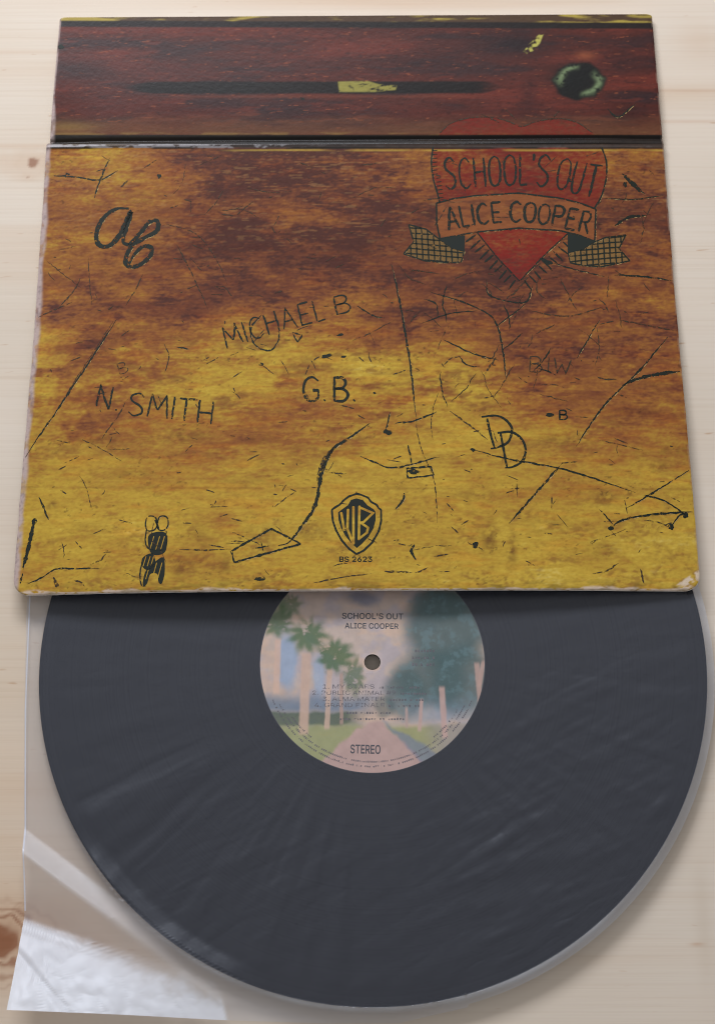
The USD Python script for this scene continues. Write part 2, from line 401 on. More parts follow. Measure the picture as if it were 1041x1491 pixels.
def cover_color(u, v):
    P = s_pts(u, v)
    px, py = survey(P.reshape(-1, 3)); px, py = px.reshape(u.shape), py.reshape(u.shape)
    big = fbm2(u / 34, v / 9, 4, 1) - 0.5
    streak = fbm2(u / 22, v / 1.7, 4, 2) - 0.5
    fine = fbm2(u / 5.0, v / 0.8, 3, 3) - 0.5
    blot = fbm2(u / 11, v / 6, 4, 9)
    rt_ = sst(620, 760, px) * sst(230, 300, py) * sst(640, 520, py)
    mid = sst(220, 320, px) * sst(660, 560, px) * sst(470, 400, py)
    y = (1 - 0.24 * rt_ - 0.45 * mid) * table_lookup(px + 90 * (fbm2(u / 30, v / 20, 3, 31) - 0.5), py + 46 * (fbm2(u / 26, v / 16, 3, 32) - 0.5))
    calm = 1 - 0.32 * sst(560, 700, py)
    y = y + (0.30 * big + 0.55 * (fbm2(u / 38, v / 17, 4, 38) - .5) + 0.24 * streak + 0.26 * fine + 0.30 * (fbm2(u / 20, v / 9, 4, 36) - .5) + 0.16 * (fbm2(u / 6, v / 2.6, 3, 37) - .5) + 0.26 * (fbm2(u / 1.6, v / 0.9, 2, 33) - .5)) * calm
    y = y - 0.20 * calm * sst(0.50, 0.72, blot) * sst(0.36, 0.64, fbm2(u / 4.5, v / 1.4, 3, 12))
    # a rounded darker patch left in the varnish
    y = y - 0.17 * sst(.34, .5, fbm2(u / 8, v / 5, 3, 34)) * inside([(75, 600), (80, 550), (105, 505), (150, 482), (215, 478), (235, 500), (222, 560), (170, 620), (110, 640)], px + 40 * (blot - .5), py + 30 * (fbm2(u / 8, v / 5, 3, 35) - .5), 7)
    col = np.stack([np.interp(np.clip(y, 0, 1), RAMP_T, RAMP_C[:, k]) for k in range(3)], -1)
    # reddish stain in the browns, greenish in the yellows
    red = sst(0.5, 0.75, fbm2(u / 16, v / 3.5, 4, 14)) * 0.55
    col = col * (1 + red[..., None] * np.array([0.06, -0.16, -0.20]))
    # specks
    sp = sst(0.70, 0.80, fbm2(u / 1.7, v / 1.1, 2, 17)) * sst(0.46, 0.66, fbm2(u / 19, v / 9, 3, 18))
    col = mixc(col, (72, 48, 32), 0.55 * sp)
    sp2 = sst(0.69, 0.78, fbm2(u / 4.5, v / 0.8, 2, 19))
    col = mixc(col, (180, 140, 84), 0.22 * sp2 * sst(420, 300, py))
    # brown bruises low on the lid
    for (cx, cy, rx, ry, a) in [(712, 785, 10, 22, .75), (745, 800, 7, 26, .65), (262, 828, 11, 14, .5), (328, 822, 9, 16, .5), (275, 825, 20, 12, .3), (150, 640, 45, 8, .5), (265, 635, 40, 9, .6),
                                (375, 640, 26, 6, .5), (75, 735, 8, 6, .6), (292, 785, 18, 18, .35), (985, 655, 30, 8, .45), (960, 680, 12, 7, .6), (880, 725, 16, 9, .6), (800, 765, 30, 14, .3), (455, 775, 20, 14, .5), (385, 775, 30, 10, .4), (190, 690, 30, 7, .4), (560, 775, 26, 12, .35), (640, 800, 18, 16, .35), (880, 800, 22, 14, .3), (820, 640, 40, 8, .5), (930, 600, 44, 8, .5), (130, 770, 20, 9, .35), (505, 660, 40, 6, .35), (690, 720, 36, 6, .35), (960, 560, 30, 9, .4), (360, 700, 40, 6, .3)]:
        m = a * np.exp(-(((px - cx) / rx) ** 2 + ((py - cy) / ry) ** 2)) * sst(0.25, 0.6, fbm2(u / 3, v / 3, 3, 40))
        col = mixc(col, (92, 52, 34), m)
    rust = 0.50 * sst(.46, .74, fbm2(u / 10, v / 6, 4, 39)) * sst(75, 12, v) * sst(.36, .72, fbm2(u / 2.0, v / 1.3, 4, 42))
    col = mixc(col, (116, 70, 42), rust)
    rust = 0.55 * sst(.52, .66, fbm2(u / 26, v / 7, 4, 43)) * sst(40, 90, v) * sst(230, 190, v) * sst(.30, .55, fbm2(u / 3.4, v / 1.6, 3, 45))
    col = mixc(col, (112, 64, 42), rust)
    # a faint join along the board
    col = mixc(col, (110, 66, 36), 0.35 * np.exp(-((py - 711 - (px - 500) * 0.003) / 1.6) ** 2) * sst(0.35, 0.6, fbm2(u / 14, v / 30, 3, 41)))
    # ---- the rail across the top
    st = sst(0, 2.0, v - (VB - 1.2))
    n = fbm2(u / 42, v / 7, 4, 51); n2 = fbm2(u / 14, v / 2.2, 4, 52)
    sc = np.zeros_like(col) + lin((78, 40, 33))
    sc = mixc(sc, (100, 47, 37), 0.9 * sst(0.50, 0.74, n))
    sc = mixc(sc, (50, 38, 38), 0.9 * sst(0.50, 0.32, n) * 0.8 + 0.25 * sst(0.5, 0.62, n2))
    sc = mixc(sc, (104, 50, 38), 0.5 * sst(0.58, 0.76, n2))
    n3 = fbm2(u / 3.2, v / 0.9, 3, 53)
    sc = sc * (0.86 + 0.34 * n3)[..., None]
    sc = mixc(sc, (150, 84, 52), 0.55 * sst(0.70, 0.80, fbm2(u / 4, v / 0.8, 3, 54)))
    sc = mixc(sc, (44, 30, 28), 0.4 * sst(0.68, 0.78, fbm2(u / 3, v / 1.2, 3, 55)))
    sc = mixc(sc, (104, 68, 46), 0.75 * sst(160, 192, py + 20 * (n2 - .5)))
    sc = mixc(sc, (140, 112, 60), 0.55 * np.exp(-(((px - 100) / 40) ** 2 + ((py - 184) / 7) ** 2)) + 0.6 * sst(190, 195, py) * sst(.4, .6, n2))
    for (cx, cy, rx, ry, a) in [(110, 100, 60, 18, .7), (250, 100, 60, 14, .35), (700, 65, 90, 22, .5), (755, 62, 42, 16, .95), (910, 90, 60, 16, .55), (560, 88, 120, 10, .4), (920, 160, 26, 12, .4), (770, 140, 14, 26, .5)]:
        sc = mixc(sc, (40, 32, 33), a * np.exp(-(((px - cx) / rx) ** 2 + ((py - cy) / ry) ** 2)))
    # a dark pen groove with a yellow scrap in it
    half = 9.2 * sst(160, 230, px) * sst(745, 700, px)
    gy = 126.5 - 0.002 * (px - 450) + 1.6 * (fbm2(u / 12, 0 * u, 2, 63) - .5)
    sc = mixc(sc, (30, 29, 27), 0.97 * sst(half + 1.2, half - 2.0, np.abs(py - gy)) * sst(160, 215, px) * sst(748, 690, px))
    sc = mixc(sc, (108, 58, 42), 0.6 * np.exp(-((py - gy - 13) / 2.2) ** 2) * sst(190, 300, px) * sst(730, 650, px))
    sc = mixc(sc, (142, 136, 66), 0.95 * inside([(492, 118), (535, 117), (552, 122), (578, 124), (576, 130), (545, 133), (494, 133)], px, py) * sst(.36, .60, fbm2(u / 2.4, v / 1.2, 3, 60) + 0.16 * sst(560, 500, px)))
    # a round dark well and, above it, a small bright chip
    sc = mixc(sc, (36, 32, 30), 0.85 * np.exp(-(((px - 822) / 26) ** 2 + ((py - 112) / 18) ** 2)))
    d = np.hypot((px - 843) / 37, (py - 117) / 27) + 0.22 * (fbm2(u / 5, v / 5, 3, 65) - .5)
    sc = mixc(sc, (28, 30, 28), 0.98 * sst(1.12, 0.92, d))
    ang = np.arctan2(py - 117, px - 843)
    ringm = np.exp(-((d - 0.76) / 0.13) ** 2) * (0.6 * sst(0.45, 0.95, np.cos(ang - 2.9 - 0.9)) + 0.6 * sst(0.35, 0.95, np.cos(ang - 0.45)))
    sc = mixc(sc, (136, 158, 112), np.clip(ringm, 0, 0.85) * sst(.25, .6, fbm2(u / 2, v / 2, 2, 62) + 0.12))
    sc = mixc(sc, (138, 78, 50), 0.7 * np.exp(-(((px - 852) / 14) ** 2 + ((py - 80) / 6) ** 2)))
    sc = mixc(sc, (176, 172, 84), 0.95 * sst(.28, .5, fbm2(u / 1.6, v / 1.6, 2, 64)) * inside([(762, 74), (772, 62), (784, 50), (791, 49), (786, 62), (776, 73), (767, 77)], px, py))
    # far edge of the desk: dark line and worn yellow lip
    ty = 33.5 + 0.0035 * (px - 90)
    lip = mixc(np.zeros_like(col) + lin((78, 60, 44)), (164, 146, 66), sst(0.30, 0.55, n2 + 0.34 * sst(210, 110, px) + 0.18 * sst(800, 900, px) - 0.24))
    sc = np.where((py < ty - 3)[..., None], lip, sc)
    sc = mixc(sc, (36, 33, 31), 0.97 * sst(5.6, 3.4, np.abs(py - ty)))
    col = col * (1 - st[..., None]) + sc * st[..., None]
    # ---- red emblem under the varnish
    wear = 0.90 - 0.40 * sst(.35, .7, fbm2(u / 1.8, v / .9, 3, 73)) - 0.40 * sst(0.55, 0.75, fbm2(u / 7, v / 1.6, 4, 70))
    rd = np.maximum(inside(HEART_MID, px, py) * 0.95, inside(HEART_TOP, px, py) * 0.86)
    col = mixc(col, (118, 38, 30), rd * wear)
    col = mixc(col, (126, 36, 30), inside(HEART_LOW, px, py) * wear)
    col = mixc(col, (138, 84, 48), inside(BANNER, px, py) * (0.9 - 0.6 * sst(0.5, 0.7, fbm2(u / 9, v / 2, 4, 71))))
    for T in (TAIL_L, TAIL_R):
        col = mixc(col, (126, 104, 60), inside(T, px, py) * 0.75)
    # ---- the hinge: a black line and bare bright rubbing beside it
    hb = sst(194.6, 196.4, py) * sst(210.6, 209.0, py)
    col = mixc(col, (28, 28, 26), 0.97 * hb)
    rub = sst(208.8, 210.2, py) * sst(215.5, 213.5, py)
    col = mixc(col, (74, 70, 66), rub * 0.9)
    br = sst(.50, .66, fbm2(u / 3.0, v / 1.4, 3, 80) + 0.12 * sst(420, 250, px) - 0.10 * sst(430, 520, px))
    col = mixc(col, (172, 172, 172), rub * br * (0.66 - 0.60 * sst(380, 480, px)))
    col = mixc(col, (34, 34, 31), 0.85 * sst(2.2, 0.8, np.abs(py - 214.8)) * sst(.4, .5, fbm2(u / 20, v / 9, 2, 81) + 0.15 * sst(300, 100, px)))
    col = mixc(col, (176, 150, 62), 0.7 * sst(2.0, 0.6, np.abs(py - 218)) * sst(250, 420, px) * sst(.3, .55, fbm2(u / 16, v / 6, 3, 82)))
    # ---- paper showing where the edges are rubbed
    dl = u - edge_left(v); dr = edge_right(v) - u; db = v + 2.6
    wl = (2.0 + 2.6 * fbm2(v / 14, 0 * v, 3, 90)) * np.where(v > VB - 3, 0.25 + 0.75 * sst(VB + 30, VB, v), 1.0)
    el = sst(1.0, 0.45, dl / wl)
    col = mixc(col, (178, 162, 154), el * (0.95 - 0.5 * sst(.5, .68, fbm2(u / 2.5, v / 5, 3, 91))))
    col = mixc(col, (120, 108, 108), el * 0.5 * sst(.55, .7, fbm2(u / 1.5, v / 2.6, 3, 92)))
    col = mixc(col, (170, 150, 130), 0.5 * sst(0.9, 0.2, dr) * sst(.4, .6, fbm2(u / 2, v / 6, 2, 93)))
    wb = 1.0 + 1.5 * sst(.5, .8, fbm2(u / 12, 0 * u, 3, 94))
    wb = wb + 2.2 * np.exp(-((u - 151) / 5) ** 2) + 2.0 * np.exp(-((u + 148) / 8) ** 2)
    col = mixc(col, (206, 190, 172), 0.9 * sst(1.0, 0.35, db / wb) * sst(.30, .5, fbm2(u / 2.2, v / 1.0, 3, 95)))
    col = mixc(col, (104, 92, 40), 0.45 * sst(7, 1.5, db) * sst(.45, .65, fbm2(u / 6, v / 2, 3, 96)))
    col = mixc(col, (214, 200, 178), 0.8 * sst(.34, .5, fbm2(u / 2.2, v / 2.2, 3, 97)) * inside([(1004, 838), (1016, 830), (1022, 836), (1018, 846), (1000, 852), (985, 852)], px + 5 * (blot - .5), py, 1.5))
    return col * PRINT_GAIN


PRINT_GAIN = np.array([1.03, 0.98, 1.02])
SLEEVE = thing('record_sleeve', 'worn album sleeve printed like a scratched wooden desk lid, lying over the black record', 'album sleeve')


def panel(name, vs, r0, r1, label, thick=1.2):
    v = np.asarray(vs, float)
    lo, hi = edge_left(v), edge_right(v)
    ins = np.maximum(inset(v - v[0], r0) if r0 else 0 * v, inset(v[-1] - v, r1) if r1 else 0 * v)
    lo, hi = lo + ins, hi - ins
    nc = 600
    s = np.linspace(0, 1, nc)
    U = lo[:, None] + (hi - lo)[:, None] * s
    V = np.repeat(v[:, None], nc, 1)
    col = cover_color(U, V)
    P = s_pts(U, V)
    d = np.minimum(np.minimum(U - lo[:, None], hi[:, None] - U), np.where(r0 > 0, V - v[0], 99))
    P[..., 2] -= 0.4 * np.exp(-np.maximum(d, 0) / 0.5)
    put(name, P.reshape(-1, 3), tri(grid_faces(len(v), nc)), 'printed_card', SLEEVE, True, col.reshape(-1, 3), label)
    return P


V0 = -2.6
vm = np.concatenate([V0 + 8.0 * (1 - np.cos(np.linspace(0, math.pi / 2, 26))), np.arange(V0 + 8.5, VA, 0.55), [VA]])
vh = np.arange(VA, VB + 0.01, 0.3)
vf = np.concatenate([np.arange(VB, VT - 1.5, 0.5), VT - 1.5 * np.cos(np.linspace(0, math.pi / 2, 7))])
vh = np.concatenate([vh[vh < VB - 0.05], [VB]])
P_main = panel('front_panel', vm, 8.0, 0, 'large lower panel of the sleeve, brown fading to yellow, with scratches and lettering')
P_hinge = panel('hinge_fold', vh, 0, 0, 'black and rubbed silvery fold across the sleeve')
P_flap = panel('top_flap', vf, 0, 1.5, 'dark red brown upper strip of the sleeve')

# cardboard thickness: front board's rim, and the back board beneath it
def rim_loop(rows):
    A = np.concatenate(rows, 0)
    return np.concatenate([A[0], A[1:-1, -1], A[-1, ::-1], A[1:-1, 0][::-1]])


loop = rim_loop([P_main, P_hinge[1:], P_flap[1:]])
ctr = loop.mean(0)


def wall(name, drop0, drop1, shrink0, shrink1, mat, label=None):
    rows = []
    for k in range(4):
        t = k / 3
        d = loop - ctr; n = d[:, :2] / np.linalg.norm(d[:, :2], axis=1, keepdims=True)
        L = loop.copy()
        bulge = 0.18 * math.sin(math.pi * t)
        L[:, :2] += n * (bulge - shrink0 * (1 - t) - shrink1 * t)
        L[:, 2] -= drop0 * (1 - t) + drop1 * t
        rows.append(L)
    n = len(loop)
    idx = grid_faces(4, n, True)
    put(name, np.concatenate(rows), tri(idx), mat, SLEEVE, True, None, label)


wall('front_board_edge', 0.0, 1.05, 0.0, 0.02, 'bare_card', 'worn white cut edge of the sleeve board')
wall('back_board_edge', 1.22, 2.2, 0.3, 0.4, 'bare_card')
# the back board's underside
uu = np.linspace(-1, 1, 60); vv = np.linspace(V0 + 0.6, VT - 0.8, 90)
U, V = np.meshgrid(uu * 155.6, vv)
ins = inset(np.minimum(V - V0, 8.0), 8.0)
U = U * (155.6 - ins) / 155.6
U = np.where(V > VB, U * 0.992, U)
P = s_pts(U, V); P[..., 2] -= 2.2
put('back_panel', P.reshape(-1, 3), tri(grid_faces(90, 60))[:, ::-1], 'bare_card', SLEEVE)


# ------------------------------------------------------------------ ink lines on the sleeve
def smooth_path(p, closed=False):
    p = np.asarray(p, float)
    if closed:
        p = np.vstack([p, p[:1]])
    if len(p) < 3:
        return p
    q = np.vstack([2 * p[0] - p[1], p, 2 * p[-1] - p[-2]])
    if closed:
        q[0], q[-1] = p[-2], p[1]
    out = []
    for i in range(1, len(q) - 2):
        t = np.linspace(0, 1, 9)[:-1, None]
        a, b, c, d = q[i - 1], q[i], q[i + 1], q[i + 2]
        out.append(0.5 * ((2 * b) + (c - a) * t + (2 * a - 5 * b + 4 * c - d) * t ** 2 + (3 * b - a - 3 * c + d) * t ** 3))
    return np.vstack(out + [p[-1:]])


def resample(p, step):
    seg = np.linalg.norm(np.diff(p, axis=0), axis=1); keep = np.r_[True, seg > 1e-6]
    p = p[keep]; s = np.r_[0, np.cumsum(np.linalg.norm(np.diff(p, axis=0), axis=1))]
    n = max(2, int(math.ceil(s[-1] / step)) + 1)
    t = np.linspace(0, s[-1], n)
    return np.stack([np.interp(t, s, p[:, k]) for k in range(2)], 1), t / max(s[-1], 1e-9)


def ribbon(uv, width,  taper=(0.35, 0.25), rough=0.25, step=0.6, wob=0.0, lift=None, dz=0.07):
    """A flat line of ink along uv (mm), its width uneven; returns vertices and faces."""
    p, t = resample(np.asarray(uv, float), step)
    k = rng.uniform(0, 100)
    if wob:
        p = p + wob * (np.stack([fbm2(t * len(p) / 5.0, 0 * t + k, 2, 1), fbm2(t * len(p) / 5.0, 0 * t + k, 2, 2)], 1) - 0.5) * 2
    d = np.gradient(p, axis=0); d /= np.maximum(np.linalg.norm(d, axis=1, keepdims=True), 1e-9)
    n = np.stack([-d[:, 1], d[:, 0]], 1)
    w = width * 0.62 * (1 + rough * 2 * (fbm2(t * len(p) / 3.0, 0 * t + k, 3, 5) - 0.5) * 2)
    w = w * np.minimum(1, taper[0] + (1 - taper[0]) * sst(0, 0.18, t)) * np.minimum(1, taper[1] + (1 - taper[1]) * sst(1, 0.80, t))
    a, b = p + n * w[:, None], p - n * w[:, None]
    q = np.stack([a, b], 1).reshape(-1, 2)
    v = (lift or s_pts)(q[:, 0], q[:, 1], dz)
    f = grid_faces(len(p), 2)[:, ::-1]
    return v, tri(f)


def patch(poly_uv, lift=None, dz=0.06, maxlen=4.0):
    """A flat patch of ink with holes, from a shapely polygon in mm."""
    vs, fs, n = [], [], 0
    for g in getattr(poly_uv, 'geoms', [poly_uv]):
        if g.is_empty or g.geom_type != 'Polygon':
            continue
        v, f = trimesh.creation.triangulate_polygon(g, engine='earcut')
        v3 = np.c_[v, np.zeros(len(v))]
        v3, f = trimesh.remesh.subdivide_to_size(v3, f, maxlen)[:2]
        vs.append((lift or s_pts)(v3[:, 0], v3[:, 1], dz)); fs.append(np.asarray(f) + n); n += len(v3)
    return np.vstack(vs), np.vstack(fs)


def join(parts):
    vs, fs, n = [], [], 0
    for v, f in parts:
        vs.append(v); fs.append(f + n); n += len(v)
    return np.vstack(vs), np.vstack(fs)


GLYPH = {  # single-stroke carved capitals in a unit box, y up
    'S': [[(.82, .86), (.55, 1), (.22, .88), (.18, .68), (.45, .54), (.75, .40), (.80, .16), (.45, 0), (.12, .12)]],
    'C': [[(.85, .86), (.55, 1), (.22, .80), (.12, .45), (.25, .10), (.55, 0), (.86, .14)]],
    'H': [[(.15, 1), (.15, 0)], [(.80, 1), (.82, 0)], [(.15, .50), (.80, .52)]],
    'O': [[(.50, 1), (.20, .85), (.12, .50), (.22, .12), (.50, 0), (.80, .14), (.88, .50), (.78, .86), (.50, 1)]],
    'L': [[(.20, 1), (.20, .02)], [(.20, .02), (.80, .04)]],
    "'": [[(.40, 1), (.60, .96), (.50, .80)]],
    'U': [[(.15, 1), (.15, .30), (.30, .04), (.55, 0), (.76, .20), (.82, 1)]],
    'T': [[(.05, .97), (.95, 1)], [(.50, .97), (.50, 0)]],
    'A': [[(.08, 0), (.48, 1)], [(.48, 1), (.90, 0)], [(.24, .36), (.76, .36)]],
    'I': [[(.50, 1), (.50, 0)]],
    'E': [[(.18, 1), (.18, 0)], [(.18, .99), (.80, 1)], [(.18, .52), (.68, .52)], [(.18, .01), (.84, .02)]],
    'P': [[(.18, 1), (.18, 0)], [(.18, .98), (.60, .98), (.82, .80), (.70, .54), (.18, .46)]],
    'R': [[(.18, 1), (.18, 0)], [(.18, .98), (.60, .98), (.80, .80), (.66, .54), (.18, .48)], [(.45, .48), (.86, 0)]],
    'N': [[(.14, 0), (.18, 1)], [(.18, 1), (.78, 0)], [(.78, 0), (.82, 1)]],
    'M': [[(.06, 0), (.14, 1)], [(.14, 1), (.46, .30)], [(.46, .30), (.80, 1)], [(.80, 1), (.94, 0)]],
    'G': [[(.85, .84), (.55, 1), (.22, .84), (.12, .45), (.28, .08), (.58, 0), (.84, .16), (.86, .46)], [(.58, .46), (.90, .46)]],
    'B': [[(.18, 1), (.18, 0)], [(.18, .98), (.58, .98), (.76, .80), (.62, .56), (.18, .52)], [(.18, .52), (.66, .50), (.86, .26), (.66, .02), (.18, .01)]],
    'D': [[(.16, 1), (.20, 0)], [(.04, 1), (.50, .94), (.86, .62), (.82, .22), (.20, 0)]],
    'W': [[(.05, 1), (.25, 0)], [(.25, 0), (.48, .62)], [(.48, .62), (.72, 0)], [(.72, 0), (.95, 1)]],
    '.': [[(.30, .02), (.44, .06)]],
}
GW = {"'": .35, 'I': .40, '.': .45, 'M': 1.15, 'L': .8, 'W': 1.1, ' ': .30}


def carve(text, base, height, width_mm, mat, label, wob=0.22, jit=0.04, slant=0.0, up=None, name='carved_lettering', heights=None):
    """Letters cut along the survey path base, height in survey units."""
    base = smooth_path(base) if len(base) > 2 else np.asarray(base, float)
    s = np.r_[0, np.cumsum(np.linalg.norm(np.diff(base, axis=0), axis=1))]
    tot = sum(GW.get(c, 1.0) for c in text)
    at, parts = 0.0, []
    for c in text:
        w = GW.get(c, 1.0)
        for st in GLYPH.get(c, []):
            st = np.array(st)
            if len(st) > 2:
                st = smooth_path(st)
            st = st + rng.normal(0, jit * 0.25, 2)
            frac = np.clip((at + st[:, 0] * w) / tot, 0, 1) * s[-1]
            bx, by = np.interp(frac, s, base[:, 0]), np.interp(frac, s, base[:, 1])
            k = np.interp(frac, s, np.linspace(0, 1, len(s)))
            e = s[-1] * 0.02
            tx = np.interp(frac + e, s, base[:, 0]) - np.interp(frac - e, s, base[:, 0]); ty = np.interp(frac + e, s, base[:, 1]) - np.interp(frac - e, s, base[:, 1])
            L = np.maximum(np.hypot(tx, ty), 1e-6); nx, ny = ty / L, -tx / L
            h = height if heights is None else np.interp(frac / s[-1], np.linspace(0, 1, len(heights)), heights)
            px = bx + nx * h * st[:, 1] + slant * h * st[:, 1]; py = by + ny * h * st[:, 1]
            parts.append(ribbon(cover(np.stack([px, py], 1)), width_mm * rng.uniform(0.95, 1.3), (0.7, 0.6), 0.25, 0.45, wob))
        at += w
    v, f = join(parts)
    put(name, v, f, mat, SLEEVE, True, None, label)


PALE = []


def scratch(pts, w, mat='carved_ink', smooth=True, taper=(0.3, 0.2), wob=0.4, rough=0.6, label=None, name='scratch', closed=False):
    p = np.asarray(pts, float)
    p = smooth_path(p, closed) if smooth else (np.vstack([p, p[:1]]) if closed else p)
    q, _ = resample(p, 2.0)
    q = cover(q)
    q = q[(q[:, 0] > edge_left(q[:, 1]) + 0.5) & (q[:, 0] < edge_right(q[:, 1]) - 0.5)]
    v, f = ribbon(q, w, taper, rough, 0.45, wob)
    put(name, v, f, mat, SLEEVE, True, None, label)
    if mat == 'carved_ink' and w >= 0.5 and len(q) > 3:
        PALE.append(ribbon(q + np.array([0.28, -0.28]) * w ** 0.5 * 1.4, w * 0.55, (0.1, 0.1), 0.6, 0.6, 0.1, dz=0.055))  # pale line beside the gouge, painted as its lit edge


def smudge(cx, cy, rx, ry, rot=0.0, mat='carved_ink', name='ink_spot'):
    a = np.linspace(0, 2 * math.pi, 22)[:-1]
    r = 1 + 0.5 * (fbm2(np.cos(a) * 1.5 + cx, np.sin(a) * 1.5 + cy, 2, 3) - 0.5) * 2
    x, y = rx * r * np.cos(a), ry * r * np.sin(a)
    c, s = math.cos(rot), math.sin(rot)
    v, f = patch(Polygon(cover(np.stack([cx + c * x - s * y, cy + s * x + c * y], 1))).buffer(0))
    put(name, v, f, mat, SLEEVE)


# lettering
carve("SCHOOL'S OUT", [(647, 276), (720, 270), (790, 271), (868, 288)], 46, 0.85, 'carved_ink', "lettering SCHOOL'S OUT on the red emblem", heights=[47, 42, 46, 46, 48])
carve("ALICE COOPER", [(652, 335), (700, 326), (750, 322), (800, 327), (858, 341)], 31, 0.95, 'carved_ink', 'lettering ALICE COOPER on the banner', heights=[34, 30, 29, 30, 33])
carve('MICHAEL', [(330, 507), (400, 484), (478, 464)], 31, 0.62, 'carved_ink', 'scratched name MICHAEL', wob=0.3, jit=0.1)
carve('B', [(486, 459), (516, 452)], 27, 0.62, 'carved_ink', 'scratched letter B after MICHAEL')
carve('N. SMITH', [(136, 592), (220, 606), (312, 618)], 33, 0.72, 'carved_ink', 'scratched name N. SMITH', wob=0.25, jit=0.1)
carve('G.B.', [(438, 584), (524, 584)], 35, 0.95, 'carved_ink', 'carved initials G.B.', wob=0.15)
S6 = (520, 550, 1.998)
for k, (stem, bowl) in enumerate([([(378, 118), (388, 165), (400, 205)], [(362, 114), (405, 110), (435, 125), (450, 150), (440, 185), (415, 200), (388, 206)]),
                                  ([(417, 160), (426, 210), (436, 262)], [(408, 160), (450, 158), (480, 180), (490, 212), (480, 242), (455, 258), (430, 262)])]):
    parts = [ribbon(cover(resample(smooth_path(zz(p, *S6)), 1.5)[0]), 0.95, (.8, .6), 0.25, 0.45, 0.12) for p in (stem, bowl)]
    v, f = join(parts); put('carved_lettering', v, f, 'carved_ink', SLEEVE, True, None, ('upper carved D of the linked pair', 'lower carved D of the linked pair')[k])
carve('BIW', [(766, 540), (832, 545)], 22, 0.5, 'faint_ink', 'small scratched letters', jit=0.1)
carve('B', [(172, 546), (190, 540)], 16, 0.4, 'faint_ink', 'small scratched letter B on the left')
carve('B', [(812, 611), (828, 611)], 14, 0.55, 'carved_ink', 'small scratched letter B on the right')
S3 = (0, 250, 1.928)
scratch(zz([(362, 102), (325, 104), (290, 130), (271, 172), (277, 203), (305, 208), (335, 178), (358, 130), (368, 112), (352, 165), (346, 196), (362, 205)], *S3), 1.9, taper=(.5, .7), wob=.1, rough=.3, name='carved_lettering', label='cursive initial a')
scratch(zz([(362, 205), (395, 170), (420, 140), (442, 138), (440, 165), (405, 185), (372, 205), (354, 240), (358, 264), (390, 262), (422, 235), (424, 212), (400, 210), (375, 235), (358, 266)], *S3), 1.85, taper=(.7, .5), wob=.1, rough=.3, name='carved_lettering', label='cursive initial c crossing the a')
scratch(zz([(735, 400), (705, 440), (715, 485), (752, 502), (778, 480), (785, 435)], *S3), 0.6, label='loop under MICHAEL')
scratch(zz([(822, 450), (848, 458), (834, 478), (822, 450)], *S3), 0.55, smooth=False)

# red emblem outlines, banner and tails
def outline(pts, w=0.6, closed=True, mat='carved_ink', smooth=False, name='emblem_line'):
    scratch(pts, w, mat, smooth, (1, 1), 0.12, 0.25, None, name, closed)


outline(HEART_TOP[1:-1], 0.5, False, 'faint_ink', True)
outline(HEART_MID[:5], 0.7, False, smooth=True)
outline(HEART_MID[8:], 0.7, False, smooth=True)
outline(BANNER, 0.72, True)
outline([HEART_LOW[0], HEART_LOW[5], HEART_LOW[4]], 0.55, False)
outline([HEART_LOW[2], HEART_LOW[3], HEART_LOW[4]], 0.55, False)
ticks = []
for k in range(13):
    x, y = zz([(146 + 2.2 * k * (k > 6), 205 + k * 17)], *ZB)[0]
    ticks.append(ribbon(cover([(x, y), (x + 8, y - 1)]), 0.4))
for k in range(10):
    t = (k + 0.5) / 10
    for A, Bp, sgn in ((HEART_LOW[0], HEART_LOW[4], -1), (HEART_LOW[2], HEART_LOW[4], 1)):
        x, y = A[0] + (Bp[0] - A[0]) * t, A[1] + (Bp[1] - A[1]) * t
        ticks.append(ribbon(cover([(x + sgn * 3, y + 2), (x + sgn * (19 - 6 * t), y + 13 + 3 * (k % 2))]), 0.75))
v, f = join(ticks); put('emblem_hatching', v, f, 'carved_ink', SLEEVE, kind='stuff')
for T in (TAIL_L, TAIL_R):
    outline(T, 0.6)
    poly = Polygon(T).buffer(-1)
    x0, y0, x1, y1 = poly.bounds
    ln = []
    for x in np.arange(x0 + 7, x1, 8.5):
        ln.append(LineString([(x, y0 - 5), (x + 3, y1 + 5)]))
    for y in np.arange(y0 + 5, y1, 7.5):
        sgn = 1 if T is TAIL_L else -1
        ln.append(LineString([(x0 - 5, y - sgn * 3), (x1 + 5, y + sgn * 5)]))
    parts = []
    for l in ln:
        g = l.intersection(poly)
        for q in getattr(g, 'geoms', [g]):
            if q.length > 3:
                parts.append(ribbon(cover(np.array(q.coords)), 0.62, (.8, .8), 0.2, 0.6, 0.15))
    v, f = join(parts); put('banner_hatching', v, f, 'carved_ink', SLEEVE, kind='stuff')
for F in (FOLD_L, FOLD_R):
    v, f = patch(Polygon(cover(F)), dz=0.09); put('banner_fold', v, f, 'print_ink', SLEEVE)

